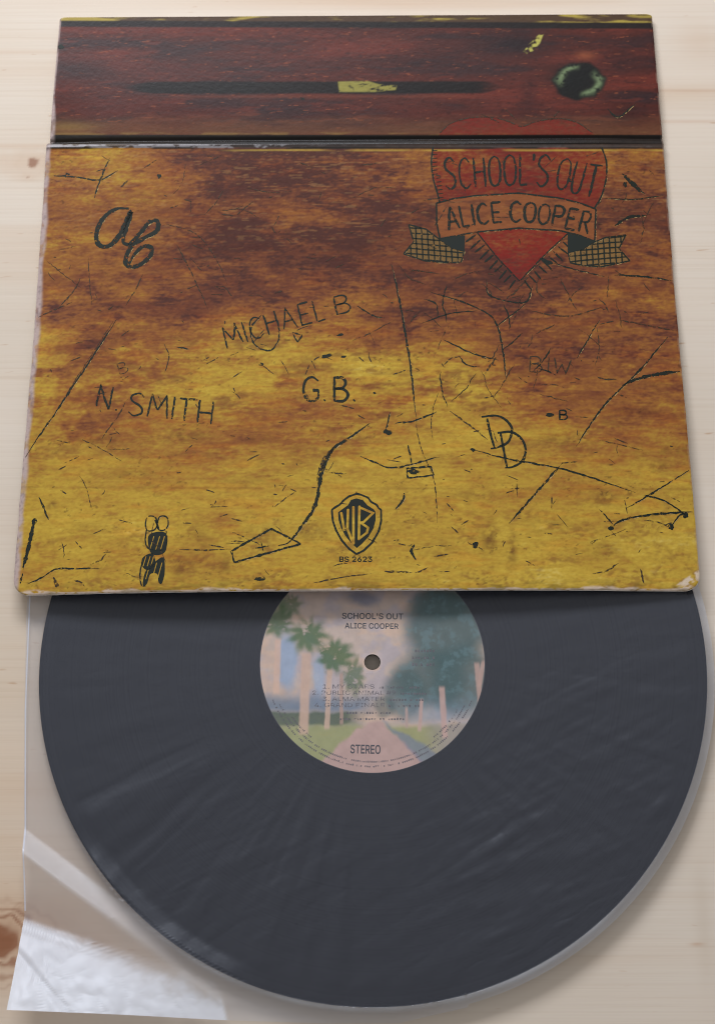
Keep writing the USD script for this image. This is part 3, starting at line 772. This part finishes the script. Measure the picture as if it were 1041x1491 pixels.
# record company shield and catalogue number
S7 = (430, 680, 3.856)
OUT = zz([(343, 150), (372, 157), (408, 172), (425, 195), (455, 212), (468, 232), (482, 240), (482, 300), (468, 360), (430, 425), (385, 468), (343, 490), (305, 462), (262, 415), (228, 355), (210, 300), (205, 240), (225, 225), (248, 212), (268, 190), (300, 165)], *S7)
INN = zz([(343, 176), (380, 186), (405, 215), (440, 238), (450, 252), (450, 300), (438, 345), (410, 392), (375, 430), (345, 455), (312, 425), (280, 385), (256, 340), (243, 300), (240, 255), (262, 238), (295, 215), (312, 185)], *S7)
outline(OUT, 0.75, True, 'print_ink', name='shield_border')
inner = Polygon(cover(INN)).buffer(0)
letters = []
for pts, w in [([(258, 258), (274, 352), (292, 345), (296, 240)], 0.95), ([(292, 345), (322, 425)], 0.95), ([(326, 225), (326, 430)], 0.95),
               ([(360, 222), (356, 405)], 0.95), ([(360, 226), (436, 258), (384, 308), (366, 312)], 0.95), ([(372, 316), (408, 340), (402, 368), (356, 404)], 0.95)]:
    letters.append(LineString(cover(zz(pts, *S7))).buffer(w * 0.62, join_style=2))
v, f = patch(inner.difference(unary_union(letters)), maxlen=5)
put('shield_emblem', v, f, 'print_ink', SLEEVE, True, None, 'dark shield emblem with the letters WB')



def printed(text, px0, px1, height_mm, mat, lift, mapper, parent, label, name='printed_text', bold=False, dz=0.06, arc=None):
    """Type set along the line px0-px1 (survey marks), squeezed to fit."""
    t = meshkit.text_mesh(text, 1.0, 0.001, bold)
    v, f = np.array(t.vertices), np.array(t.faces)
    top = v[f].mean(1)[:, 2] > 0.00099
    f = f[top]; used, inv = np.unique(f, return_inverse=True); v, f = v[used], inv.reshape(-1, 3)
    v3, f = trimesh.remesh.subdivide_to_size(v, f, 6.0)[:2]
    a, b = mapper([px0])[0], mapper([px1])[0]
    L = np.linalg.norm(b - a); e = (b - a) / L; n = np.array([-e[1], e[0]])
    x = (v3[:, 0] - v[:, 0].min()) / np.ptp(v[:, 0]) * L
    q = a + np.outer(x, e) + np.outer(v3[:, 1] * height_mm, n)
    put(name, lift(q[:, 0], q[:, 1], dz), f, mat, parent, False, None, label)


printed('BS 2623', (494, 818), (542, 818), 2.5, 'print_ink', s_pts, cover, SLEEVE, 'catalogue number BS 2623', 'catalogue_number', True)

# scratches and cracks
for pts, w, mat in [
    ([(170, 465), (100, 572), (28, 677)], 0.62, 'carved_ink'), ([(167, 464), (128, 525), (84, 594)], 0.34, 'faint_ink'),
    ([(570, 385), (580, 430), (590, 485), (599, 545), (605, 606)], 0.75, 'carved_ink'), ([(605, 606), (612, 650), (632, 700), (637, 762)], 0.4, 'faint_ink'),
    ([(538, 616), (505, 640), (484, 655), (468, 690), (459, 735), (440, 765), (422, 788), (405, 795)], 1.1, 'carved_ink'),
    ([(488, 650), (470, 672), (462, 700)], 1.5, 'faint_ink'),
    ([(262, 800), (300, 801), (336, 799)], 0.5, 'faint_ink'),
    ([(1010, 680), (975, 702), (940, 724), (912, 740)], 0.55, 'carved_ink'), ([(888, 770), (905, 758), (950, 749), (1010, 745)], 0.8, 'carved_ink'),
    ([(938, 721), (962, 727), (985, 740), (998, 752)], 0.6, 'carved_ink'), ([(873, 741), (893, 765)], 0.5, 'carved_ink'), ([(938, 758), (958, 760), (975, 768)], 0.45, 'faint_ink'), ([(978, 766), (988, 752), (1002, 745)], 0.6, 'carved_ink'),
    ([(688, 654), (740, 668), (830, 686), (925, 717)], 0.62, 'carved_ink'), ([(655, 598), (685, 620), (710, 640)], 0.55, 'faint_ink'),
    ([(820, 673), (780, 718), (741, 762)], 0.8, 'carved_ink'), ([(972, 490), (930, 540), (880, 590), (838, 650)], 0.62, 'carved_ink'),
    ([(906, 561), (925, 552), (955, 545), (1002, 539)], 1.3, 'carved_ink'), ([(906, 252), (920, 266), (938, 282)], 1.4, 'carved_ink'),
    ([(880, 288), (920, 290), (965, 284)], 0.5, 'carved_ink'), ([(895, 328), (915, 316), (942, 313)], 1.1, 'carved_ink'),
    ([(708, 406), (714, 430), (763, 440), (776, 414)], 0.6, 'carved_ink'), ([(625, 424), (690, 446), (724, 474), (738, 556)], 0.62, 'carved_ink'),
    ([(615, 470), (655, 456), (695, 452)], 0.45, 'carved_ink'), ([(724, 474), (745, 458), (765, 442)], 0.5, 'carved_ink'), ([(645, 494), (690, 515), (726, 524)], 0.5, 'carved_ink'),
    ([(840, 521), (873, 465)], 0.5, 'carved_ink'), ([(815, 404), (828, 430), (841, 453)], 0.5, 'faint_ink'), ([(770, 452), (825, 460), (880, 446)], 0.45, 'faint_ink'),
    ([(895, 400), (935, 402), (985, 409)], 0.7, 'carved_ink'), ([(805, 383), (845, 394), (880, 402)], 0.5, 'carved_ink'), ([(596, 392), (640, 398)], 0.5, 'faint_ink'),
    ([(900, 465), (950, 475), (990, 482)], 0.45, 'faint_ink'), ([(520, 445), (545, 460), (560, 462)], 0.5, 'carved_ink'),
    ([(78, 255), (110, 257), (145, 261), (172, 248)], 0.72, 'carved_ink'), ([(160, 229), (148, 256), (137, 288)], 0.6, 'carved_ink'), ([(176, 272), (186, 262)], 0.8, 'faint_ink'),
    ([(240, 325), (285, 340), (312, 372), (331, 412)], 0.45, 'faint_ink'), ([(258, 356), (280, 400), (303, 450)], 0.5, 'faint_ink'), ([(208, 398), (198, 420), (183, 445)], 0.4, 'faint_ink'),
    ([(117, 405), (106, 425), (88, 445)], 0.6, 'faint_ink'), ([(128, 375), (130, 405), (134, 445)], 0.35, 'faint_ink'), ([(55, 462), (80, 450), (105, 440)], 0.45, 'faint_ink'),
    ([(239, 500), (246, 520), (239, 545)], 0.5, 'faint_ink'), ([(258, 505), (275, 508)], 0.6, 'carved_ink'), ([(300, 530), (318, 520)], 0.4, 'faint_ink'),
    ([(50, 757), (43, 790), (33, 830)], 1.2, 'carved_ink'), ([(57, 724), (64, 740), (71, 757)], 0.8, 'carved_ink'), ([(46, 770), (36, 815)], 0.6, 'faint_ink'), ([(33, 835), (30, 850)], 0.7, 'carved_ink'),
    ([(42, 850), (60, 842), (82, 829), (110, 828), (145, 828)], 0.6, 'carved_ink'), ([(78, 840), (84, 856)], 1.0, 'faint_ink'), ([(108, 845), (118, 848), (124, 855)], 0.5, 'faint_ink'),
    ([(588, 718), (587, 728), (575, 742)], 0.9, 'carved_ink'), ([(603, 793), (599, 802), (605, 816)], 1.1, 'carved_ink'), ([(480, 688), (505, 690)], 0.5, 'faint_ink'),
    ([(524, 664), (548, 674), (575, 681), (640, 665)], 0.62, 'carved_ink'), ([(576, 616), (605, 612), (636, 599)], 0.6, 'carved_ink'), ([(638, 570), (628, 610), (630, 640)], 0.35, 'faint_ink'),
    ([(568, 600), (562, 625)], 0.6, 'carved_ink'), ([(594, 648), (599, 676)], 0.6, 'carved_ink'), ([(752, 700), (753, 724)], 0.5, 'faint_ink'), ([(744, 712), (762, 710)], 0.4, 'faint_ink'),
    ([(400, 738), (430, 715)], 0.4, 'faint_ink'), ([(120, 640), (150, 655), (178, 672)], 0.35, 'faint_ink'), ([(452, 850), (490, 842), (540, 835)], 0.4, 'faint_ink'),
    ([(560, 832), (600, 834)], 0.6, 'faint_ink'), ([(932, 828), (938, 850)], 0.6, 'faint_ink'), ([(657, 766), (668, 778)], 0.5, 'faint_ink'), ([(380, 530), (400, 545)], 0.3, 'faint_ink'),
    ([(885, 158), (900, 170), (925, 150)], 0.6, 'carved_ink'), ([(700, 165), (728, 178)], 0.5, 'faint_ink'), ([(815, 160), (800, 176)], 0.5, 'faint_ink'), ([(735, 158), (752, 174)], 0.45, 'faint_ink'),
    ([(650, 300), (632, 330)], 0.4, 'faint_ink'), ([(345, 312), (372, 290)], 0.4, 'faint_ink'), ([(870, 640), (935, 655)], 0.35, 'faint_ink'),
]:
    scratch(pts, w, mat)
for k in range(26):                                  # a mesh of branching cracks below the emblem
    x, y = rng.uniform(600, 930), rng.uniform(400, 560)
    a, L = rng.uniform(0, math.pi), rng.uniform(18, 60)
    b = a + rng.normal(0, 0.5)
    scratch([(x, y), (x + L * .5 * math.cos(a), y + L * .5 * math.sin(a)), (x + L * .5 * (math.cos(a) + math.cos(b)), y + L * .5 * (math.sin(a) + math.sin(b)))], rng.uniform(0.3, 0.6), 'carved_ink' if k % 3 == 0 else 'faint_ink', wob=0.6)
for k in range(40):
    x, y = rng.uniform(60, 960), rng.uniform(230, 840)
    a, L = rng.normal(0, 0.9), rng.uniform(20, 70)
    b = a + rng.normal(0, 0.5)
    scratch([(x, y), (x + L * .5 * math.cos(a), y + L * .5 * math.sin(a)), (x + L * .5 * (math.cos(a) + math.cos(b)), y + L * .5 * (math.sin(a) + math.sin(b)))], rng.uniform(0.25, 0.5), 'faint_ink', wob=0.6)
scratch([(337, 802), (395, 770), (438, 792), (341, 819)], 0.75, smooth=False, taper=(1, 1), closed=True, wob=0.2, label='scratched four-sided outline')
scratch([(372, 798), (392, 795)], 0.45); scratch([(380, 789), (384, 803)], 0.45)
scratch([(592, 682), (628, 679), (631, 692), (594, 696)], 0.6, smooth=False, taper=(1, 1), closed=True)
for c in [(50, 759, 4, 4.5), (890, 769, 4, 3), (977, 767, 4.5, 4), (998, 750, 5, 4), (692, 794, 4, 5, .5), (564, 629, 6, 4), (475, 518, 7, 2.6, -.2), (500, 519, 4, 1.5), (380, 530, 4, 2), (495, 487, 5, 2, -.3), (378, 843, 7, 3.2),
          (689, 655, 4, 2.5), (800, 604, 6, 2.5), (603, 687, 9, 4), (545, 572, 2, 1.5), (830, 262, 3, 2), (795, 380, 9, 3, .4), (440, 143, 3, 2), (88, 67, 5, 3), (910, 268, 3, 4), (98, 253, 3, 2), (232, 256, 3, 3)]:
    smudge(*c)

# a little inked totem of loops and blots near the lower left corner
outline([(212, 760), (216, 752), (226, 753), (229, 764), (224, 772), (214, 772)], 0.5, True, 'carved_ink', True, 'totem_doodle')
outline([(229, 762), (233, 752), (243, 753), (245, 764), (239, 772), (231, 771)], 0.5, True, 'carved_ink', True, 'totem_doodle')
outline([(226, 757), (229, 764), (231, 770)], 0.6, False, 'carved_ink', True, 'totem_doodle')
outline([(213, 772), (212, 790), (219, 800), (238, 800), (243, 788), (242, 772)], 0.5, False, 'carved_ink', True, 'totem_doodle')
for poly in ([(217, 779), (241, 776), (242, 800), (232, 808), (219, 804)], [(208, 812), (222, 806), (226, 822), (215, 830), (207, 824)], [(226, 818), (238, 812), (240, 832), (236, 849), (231, 848), (229, 836), (219, 836), (214, 850), (208, 852), (212, 832)]):
    g = Polygon(cover(smooth_path(poly, True))).buffer(0)
    x0, y0, x1, y1 = g.bounds
    for t in (0.25, 0.55, 0.8):
        g = g.difference(LineString([(x0 + (x1 - x0) * (t - .12), y0 + (y1 - y0) * 0.25), (x0 + (x1 - x0) * (t + .05), y0 + (y1 - y0) * 0.8)]).buffer(0.22))
    v, f = patch(g); put('totem_doodle', v, f, 'print_ink', SLEEVE)
outline([(207, 818), (204, 835), (206, 852), (212, 853)], 0.5, False, 'carved_ink', True, 'totem_doodle')

v, f = join(PALE); put('gouge_highlights', v, f, 'gouge_highlight', SLEEVE, True, None, 'pale highlights painted along the gouges for depth', 'stuff')
# the many hair-fine nicks nobody could count
parts = []
for k in range(330):
    x = rng.uniform(60, 990); y = 225 + 625 * rng.uniform(0, 1)
    L = rng.uniform(4, 26) * (0.6 if rng.random() < .5 else 1.0)
    a = rng.normal(0.05, 0.35) if rng.random() < .6 else rng.uniform(0, math.pi)
    p = np.array([[x, y], [x + L * .5 * math.cos(a) + rng.normal(0, 1), y + L * .5 * math.sin(a)], [x + L * math.cos(a), y + L * math.sin(a)]])
    q = cover(smooth_path(p))
    if np.abs(q[:, 0]).max() < 153 and q[:, 1].min() > 1:
        parts.append(ribbon(q, rng.uniform(0.18, 0.5), (.1, .1), 0.5, 0.8, 0.1))
v, f = join(parts); put('fine_nicks', v, f, 'faint_ink', SLEEVE, True, None, 'hair-fine nicks all over the lid', 'stuff')


# ------------------------------------------------------------------ the record
def r_z(x, y):
    return 4.6 + 2.2 * (0.7 * np.asarray(x) - 0.7 * np.asarray(y)) / 150.0


RECORD = thing('vinyl_record', 'black vinyl record with a pastel label, half covered by the sleeve, inside the clear bag', 'record')
NA = 720
ang = np.linspace(0, 2 * math.pi, NA, endpoint=False)


def revolve(prof, name, mat, parent, label=None, color=None, tilt=True):
    prof = np.array(prof, float)
    X = prof[:, 0, None] * np.cos(ang); Y = prof[:, 0, None] * np.sin(ang)
    Z = r_z(X, Y) + prof[:, 1, None]
    P = np.stack([X, Y, Z], -1)
    return put(name, P.reshape(-1, 3), tri(grid_faces(len(prof), NA, True))[:, ::-1], mat, parent, 50, color, label)


top = [(3.7, -1.5), (3.7, -0.05), (4.2, 0.02), (52.0, 0.02), (52.6, -0.12), (54.0, -0.16)]
bands = [74, 92, 113, 131]
r = 56.0
while r < 146.5:
    d = min(abs(r - b) for b in bands)
    top.append((r, -0.2 + (0.012 if d < 0.7 else 0.0)))
    r += 0.5 if d < 2 else 1.5
top += [(147, -0.14), (148.5, 0.02), (150.0, 0.05), (150.7, -0.25), (150.8, -0.7), (150.5, -1.2), (149.5, -1.55), (140, -1.5), (54, -1.5), (52, -1.6), (3.7, -1.6)]
revolve(top, 'grooved_disc', 'vinyl', RECORD, 'black grooved disc')


def l_map(px):
    return onto(px, r_z)


def l_pts(x, y, dz=0.0):
    return np.stack([x, y, r_z(x, y) + 0.10 + dz], -1)


def label_print():
    rr = np.concatenate([[3.7], np.linspace(4.1, 50.7, 130)])
    X = rr[:, None] * np.cos(ang); Y = rr[:, None] * np.sin(ang)
    P = l_pts(X, Y)
    px, py = survey(P.reshape(-1, 3)); px, py = px.reshape(X.shape), py.reshape(X.shape)
    n = fbm2(X / 9, Y / 9, 4, 101); m = fbm2(X / 3.2, Y / 3.2, 4, 102); w = 14 * (n - .5)
    qx, qy = px + w + 8 * (m - .5), py + 12 * (fbm2(X / 9, Y / 9, 4, 103) - .5)
    c = np.zeros(X.shape + (3,)) + lin((206, 184, 170))
    c = mixc(c, (188, 176, 180), 0.7 * sst(.45, .62, n))
    c = mixc(c, (220, 186, 160), 0.6 * sst(.52, .66, fbm2(X / 14, Y / 7, 4, 104)))
    c = mixc(c, (120, 128, 150), 0.8 * sst(16, 4, np.hypot((qx - 528) / 2.2, qy - 872)) * 0.9)
    blob = lambda cx, cy, rx, ry, s=.35: sst(1 + s, 1 - s, np.hypot((qx - cx) / rx, (qy - cy) / ry))
    c = mixc(c, (158, 176, 200), 0.85 * blob(418, 965, 16, 40) + 0 * n)
    c = mixc(c, (165, 182, 204), 0.7 * blob(465, 985, 10, 32))
    c = mixc(c, (104, 130, 152), 0.75 * sst(398, 440, qy - 590) * sst(1045, 1030, qy) * sst(560, 520, qx) * sst(1000, 1022, qy))
    # foliage, left palms and right broad trees
    for cx, cy, rx, ry, a in [(402, 905, 24, 26, .8), (448, 925, 28, 26, .85), (488, 955, 26, 22, .85), (515, 985, 16, 26, .7), (420, 880, 20, 16, .7)]:
        c = mixc(c, (88, 118, 80), a * sst(1.25, .55, np.hypot((qx - cx) / rx, (qy - cy) / ry) + 0.14 * np.cos(9 * np.arctan2(qy - cy, qx - cx) + 6 * n)) * sst(.24, .46, m))
    for cx, cy, rx, ry, a in [(650, 915, 60, 58, .9), (625, 990, 52, 42, .85), (670, 990, 46, 50, .85), (590, 1010, 30, 36, .7), (560, 1030, 16, 16, .6), (640, 880, 40, 22, .7)]:
        c = mixc(c, (94, 114, 112), a * blob(cx, cy, rx, ry, .3))
        c = mixc(c, (120, 146, 150), 0.4 * a * blob(cx, cy, rx, ry, .3) * sst(.5, .66, m))
    c = mixc(c, (140, 160, 176), 0.5 * sst(1000, 1050, qy) * sst(560, 620, qx) * sst(1058, 1045, qy))
    # ground
    c = mixc(c, (92, 110, 92), 0.85 * sst(1034, 1040, qy) * sst(540, 500, qx) * sst(1062, 1054, qy))
    c = mixc(c, (160, 166, 110), 0.8 * sst(1052, 1062, qy))
    c = mixc(c, (178, 160, 160), 0.7 * sst(1052, 1060, qy) * sst(600, 660, qx))
    path = inside([(538, 1049), (552, 1049), (580, 1075), (650, 1140), (430, 1140), (500, 1078)], qx, qy, 3)
    c = mixc(c, (200, 168, 158), path)
    c = mixc(c, (132, 140, 160), 0.7 * inside([(556, 1050), (574, 1062), (640, 1100), (612, 1112), (585, 1082)], qx, qy, 3))
    # trunks
    for x0, y0, x1, y1, ww, col in [(405, 930, 402, 1010, 6, (222, 186, 164)), (446, 950, 442, 1070, 9, (214, 180, 158)), (480, 975, 476, 1062, 5, (214, 182, 160)), (497, 980, 497, 1055, 3.5, (190, 160, 145)),
                                    (614, 1018, 611, 1065, 3.5, (204, 170, 158)), (643, 1000, 648, 1075, 5.5, (208, 172, 160)), (592, 1030, 592, 1060, 2.5, (196, 168, 158)), (694, 965, 700, 1030, 5, (200, 166, 152)), (704, 962, 698, 1000, 4, (200, 166, 152))]:
        t = np.clip((py - y0) / (y1 - y0), 0, 1); xc = x0 + (x1 - x0) * t
        c = mixc(c, col, 0.85 * sst(ww, ww * .5, np.abs(px + 2 * (m - .5) - xc)) * sst(y0 - 3, y0 + 4, py) * sst(y1 + 3, y1 - 3, py))
    c = c * (0.88 + 0.24 * m)[..., None]
    c = np.clip(0.36 + 1.22 * (c - 0.36), 0.02, 1)
    g_ = c.mean(-1, keepdims=True); c = np.clip(g_ + 0.92 * (c - g_), 0.02, 1)
    put('label', P.reshape(-1, 3), tri(grid_faces(len(rr), NA, True))[:, ::-1], 'label_paper', RECORD, True, c.reshape(-1, 3) * 0.92, 'round pastel label showing an avenue of trees')


label_print()
LBL = RECORD + '/label'
# paper's rim and the pressed ring
revolve([(50.7, 0.10), (51.0, 0.03)], 'label_rim', 'label_ink', RECORD)


def ltext(t, a, b, h, mat='label_ink', bold=False, label=None):
    printed(t, a, b, h, mat, l_pts, l_map, LBL, label, 'printed_text', bold, 0.03)


ltext("SCHOOL'S OUT", (498, 901), (587, 902), 2.7, bold=True, label="title SCHOOL'S OUT")
ltext('ALICE COOPER', (502, 915), (580, 916), 2.5, bold=True, label='name ALICE COOPER')
ltext('STEREO', (510, 1097), (554, 1098), 3.8, 'label_ink', True, 'word STEREO')
ltext('1. MY STARS', (470, 1003), (545, 1003), 1.9, 'label_small_ink')
ltext('2. PUBLIC ANIMAL #9', (455, 1012), (576, 1012), 1.9, 'label_small_ink')
ltext('3. ALMA MATER', (470, 1021), (560, 1021), 1.9, 'label_small_ink')
ltext('4. GRAND FINALE', (458, 1030), (560, 1030), 1.9, 'label_small_ink')
# lines of type too small to read: rows of tiny strokes
def type_row(pts, h, n):
    p, t = resample(np.asarray(pts, float), np.linalg.norm(np.diff(np.asarray(pts), axis=0), axis=1).sum() / n)
    out = []
    for i in range(len(p) - 1):
        if rng.random() < 0.16:
            continue
        d = p[i + 1] - p[i]
        nrm = np.array([-d[1], d[0]]) / np.linalg.norm(d) * h * rng.uniform(.7, 1.0)
        a = p[i]; b = p[i] + d * 0.62
        q = np.array([a, b, b + nrm, a + nrm])
        out.append((l_pts(q[:, 0], q[:, 1], 0.03), np.array([[0, 1, 2], [0, 2, 3]])))
    return out


rows = []
for y, x0, x1 in [(1003, 552, 612), (1012, 582, 622), (1021, 568, 618), (1030, 566, 612), (1040, 505, 570), (1049, 495, 590)]:
    rows += type_row(l_map([(x0, y), (x1, y)]), 1.1, int((x1 - x0) / 4))
for y in (950, 960, 970):
    rows += type_row(l_map([(600, y), (634, y)]), 1.5, 8)
for rad, a0, a1 in [(48.3, 200, 338), (46.2, 205, 334), (44.4, 215, 232), (44.4, 308, 330)]:
    aa = np.radians(np.linspace(a0, a1, 90))
    rows += type_row(np.stack([rad * np.cos(aa), rad * np.sin(aa)], 1), 0.9, int((a1 - a0) * 0.9))
v, f = join(rows); put('small_type', v, f, 'label_small_ink', LBL, False, None, 'rows of type too small to read', 'stuff')

# ------------------------------------------------------------------ polythene inner bag
BAG = thing('inner_bag', 'milky polythene bag around the record, its wrinkled turned up corner whitened by painted glare', 'plastic bag')
CORN = np.array([(-158.8, 60), (-158.6, 22), (-156.5, -20), (-154.2, -60), (-150.5, -112), (-152.0, -152.5), (-100, -154.2), (-66, -155.6), (-20, -157.0), (10, -157.0), (40, -150.5)])


def bag_outline(th):
    """Outer radius of the bag in each direction from the spindle."""
    circ = Polygon([(154.6 * math.cos(a), 154.6 * math.sin(a)) for a in np.linspace(0, 2 * math.pi, 721)[:-1]])
    left = Polygon([tuple(p) for p in CORN] + [(0, 0)])
    topp = Polygon([(-158.8, 58), (-156, 70), (-152, 152), (145, 152), (147, 40), (0, 0)])
    g = unary_union([circ, left, topp]).buffer(0)
    R = []
    for a in th:
        l = LineString([(0, 0), (400 * math.cos(a), 400 * math.sin(a))]).intersection(g)
        R.append(l.length)
    return np.array(R)


NB = 1080
tb = np.linspace(0, 2 * math.pi, NB, endpoint=False)
corner_a = math.atan2(-152.5, -152.0) % (2 * math.pi)
tb[np.argmin(np.abs(tb - corner_a))] = corner_a
Rb = bag_outline(tb)


def seg_dist(x, y, p, q):
    p, q = np.array(p, float), np.array(q, float); d = q - p; L = np.linalg.norm(d); d = d / L
    t = (x - p[0]) * d[0] + (y - p[1]) * d[1]
    s = (x - p[0]) * d[1] - (y - p[1]) * d[0]     # positive to the right of p->q
    return t / L, s


def bag_z(x, y):
    r = np.hypot(x, y); a = np.arctan2(y, x)
    rec = r_z(x, y) + 0.35
    over = sst(150.0, 158.0, r)                       # leaves the rim
    down = 0.9 + (rec - 0.9) * np.exp(-np.maximum(r - 150.8, 0) / 5.0)
    z = np.where(r < 150.8, rec, down)
    # soft wrinkles: fanned from the middle, stronger to the lower right
    ax, ay = np.cos(a), np.sin(a)
    fan = meshkit.fbm(np.stack([ax * 8, ay * 8, r / 130], -1), 3, 5) - 0.5
    amp = sst(50, 95, r) * (0.30 + 0.8 * sst(-0.1, 0.8, -ay)) * sst(152, 140, r) * (1 - 0.55 * sst(-20, -90, x) * sst(-80, -20, y))
    z = z + 3.4 * amp * np.sqrt(fan * fan + 0.002)
    cross = fbm2((x + y * 0.5) / 48, (y - 0.5 * x) / 11, 3, 8) - 0.5
    z = z + (0.8 + 1.5 * sst(0, 60, x)) * amp * np.abs(cross)
    lift = sst(-2.62, -2.45, a) * sst(-1.85, -2.05, a)
    z = z + (0.6 + 0.6 * fbm2(a * 14, 0 * a, 2, 16)) * lift * np.where(r < 150.5, 0.5 * np.maximum(r - 143.5, 0), 3.5 * np.exp(-np.maximum(r - 150.5, 0) / 3.0))
    z = z + 0.10 * (fbm2(x / 7, y / 7, 2, 9) - 0.5) * sst(15, 60, r)
    # loose lower left part of the bag
    loose = sst(149, 160, r) * sst(-20, -60, y) * sst(10, -30, x)
    t, s = seg_dist(x, y, (-156, -72), (-60, -141))
    ridge = np.where(s < 0, 0, np.where(s < 9, 0.66 * s, 5.94 * np.exp(-np.maximum(s - 9, 0) / 13)))
    ridge = ridge * sst(1.25, 0.5, t)
    z = z + ridge * sst(-40, -80, y) * sst(-20, -60, x)
    t, s = seg_dist(x, y, (-152, -113), (-58, -143))
    flap = np.where(s < 0, 0, 0.50 * s) * sst(1.05, 0.45, t) + np.where(s < 0, 0, 0.20 * s) * sst(0.45, 1.0, t)
    z = z + flap
    crk = np.abs(fbm2((x + 0.6 * y) / 11, (y - 0.6 * x) / 19, 3, 14) - 0.5) * 1.6 + 0.35 * np.abs(fbm2((x - 0.4 * y) / 6, (y + 0.4 * x) / 6, 2, 18) - 0.5) - 0.2
    z = z + 0.7 * np.exp(-((s - 1.0) / 0.7) ** 2) * sst(1.0, 0.3, t) + 0.5 * np.exp(-((s - 4.0) / 0.7) ** 2) * sst(0.6, 0.2, t)
    z = z + 2.3 * crk * sst(0, 14, s) * sst(1.1, 0.6, t)
    fold = np.abs(((x + 151) * 0.72 + (y + 128) * 0.69))   # a pressed crease across the corner
    z = z - 0.9 * np.exp(-(fold / 1.0) ** 2) * sst(2, 8, s)
    return z


fr = np.concatenate([np.linspace(0.03, 0.90, 150)[:-1], np.linspace(0.90, 1.0, 80)])
# denser lines near the disc's rim
X = Rb[None] * fr[:, None] * np.cos(tb); Y = Rb[None] * fr[:, None] * np.sin(tb)
Z = bag_z(X, Y)
# the bag wraps round the rim and tucks under on the right
tuck = sst(0.97, 1.0, fr)[:, None] * sst(-60, 20, X) * sst(157, 154.7, Rb)[None]
zmin = 0.8
Zs = np.maximum(Z, np.where(np.hypot(X, Y) < 151.2, r_z(X, Y) + 0.16, zmin))
Zs = np.where(tuck > 0, np.maximum(zmin, Zs * (1 - 0.0 * tuck)), Zs)
U_, V_ = s_uv(X, Y)
lid = s_z(U_, V_) - 2.75
hit = (V_ > V0 - 1) & (np.abs(U_) < HW + 2)
Zs = np.where(hit, np.minimum(Zs, lid), Zs)
FRONT = np.stack([X, Y, Zs], -1)
fq = grid_faces(len(fr), NB, True)[:, ::-1]
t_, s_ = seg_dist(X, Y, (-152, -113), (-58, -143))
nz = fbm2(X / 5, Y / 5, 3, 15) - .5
white = sst(-1.0, 2.0 + 9.0 * sst(0.05, 0.8, t_), s_ + 9 * nz * sst(0.05, 0.5, t_)) * sst(-62.5, -64.5, X + 0.25 * (Y + 150)) * (1 - 0.55 * sst(.2, 1.0, t_) * sst(12, 2, s_ + 12 * nz)) * sst(-100, -108, Y)  # window glare on the turned-up corner, painted in as dense white haze
rim = sst(150.2, 151.5, np.hypot(X, Y)) * sst(40, 120, X - 0.25 * Y) * (0.18 + 0.22 * fbm2(tb[None] * 9 + 0 * X, 0 * X, 3, 44))  # light caught by the layered right rim, painted into the haze
rim = rim + 0.30 * sst(150.2, 151.5, np.hypot(X, Y)) * sst(153.5, 151.5, np.hypot(X, Y)) * (0.4 + 1.1 * fbm2(tb[None] * 16 + 0 * X, 0 * X, 3, 45)) * sst(-150, -40, X) * sst(-100, -130, Y)  # highlight along the lower rim, also painted as haze
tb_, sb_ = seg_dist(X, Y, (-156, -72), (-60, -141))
glare_band = 0.24 * sst(-0.5, 1.5, sb_) * sst(10.5, 8.5, sb_) * sst(1.0, 0.35, tb_) * sst(-0.02, 0.0, tb_ + 0.05) * sst(150, 152, np.hypot(X, Y))  # glare on the ridge facing the window, painted as a pale strip
haze = 0.037 + 0.045 * sst(150.5, 152, np.hypot(X, Y)) * sst(20, -20, X) + glare_band + 0.86 * white + rim * (1 - white)
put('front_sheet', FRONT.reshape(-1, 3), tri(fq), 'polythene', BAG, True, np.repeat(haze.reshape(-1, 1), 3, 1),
    'clear upper sheet of the bag with window glare painted white on its wrinkled corner')
# back sheet
Zb = np.minimum(np.where(np.hypot(X, Y) < 150.8, np.minimum(r_z(X, Y) - 2.0, Zs - 2.4), Zs - 0.4), Zs - 0.35)
Zb = np.maximum(Zb, 0.3)
BACK = np.stack([X, Y, Zb], -1)
put('back_sheet', BACK.reshape(-1, 3), tri(fq), 'polythene_back', BAG)
# welded seam along the left side and bottom
seam = []
line = np.array([(-158.0, 50), (-156.0, -20), (-153.6, -60), (-150.2, -110)])
p, _ = resample(line, 2.0)
v, f = ribbon(p, 0.5, (1, 1), 0.1, 2.0, 0, lambda a, b, dz: np.stack([a, b, np.maximum(bag_z(a, b), 0.8) + 0.15], -1))
put('seam', v, f, 'polythene_folded', BAG)
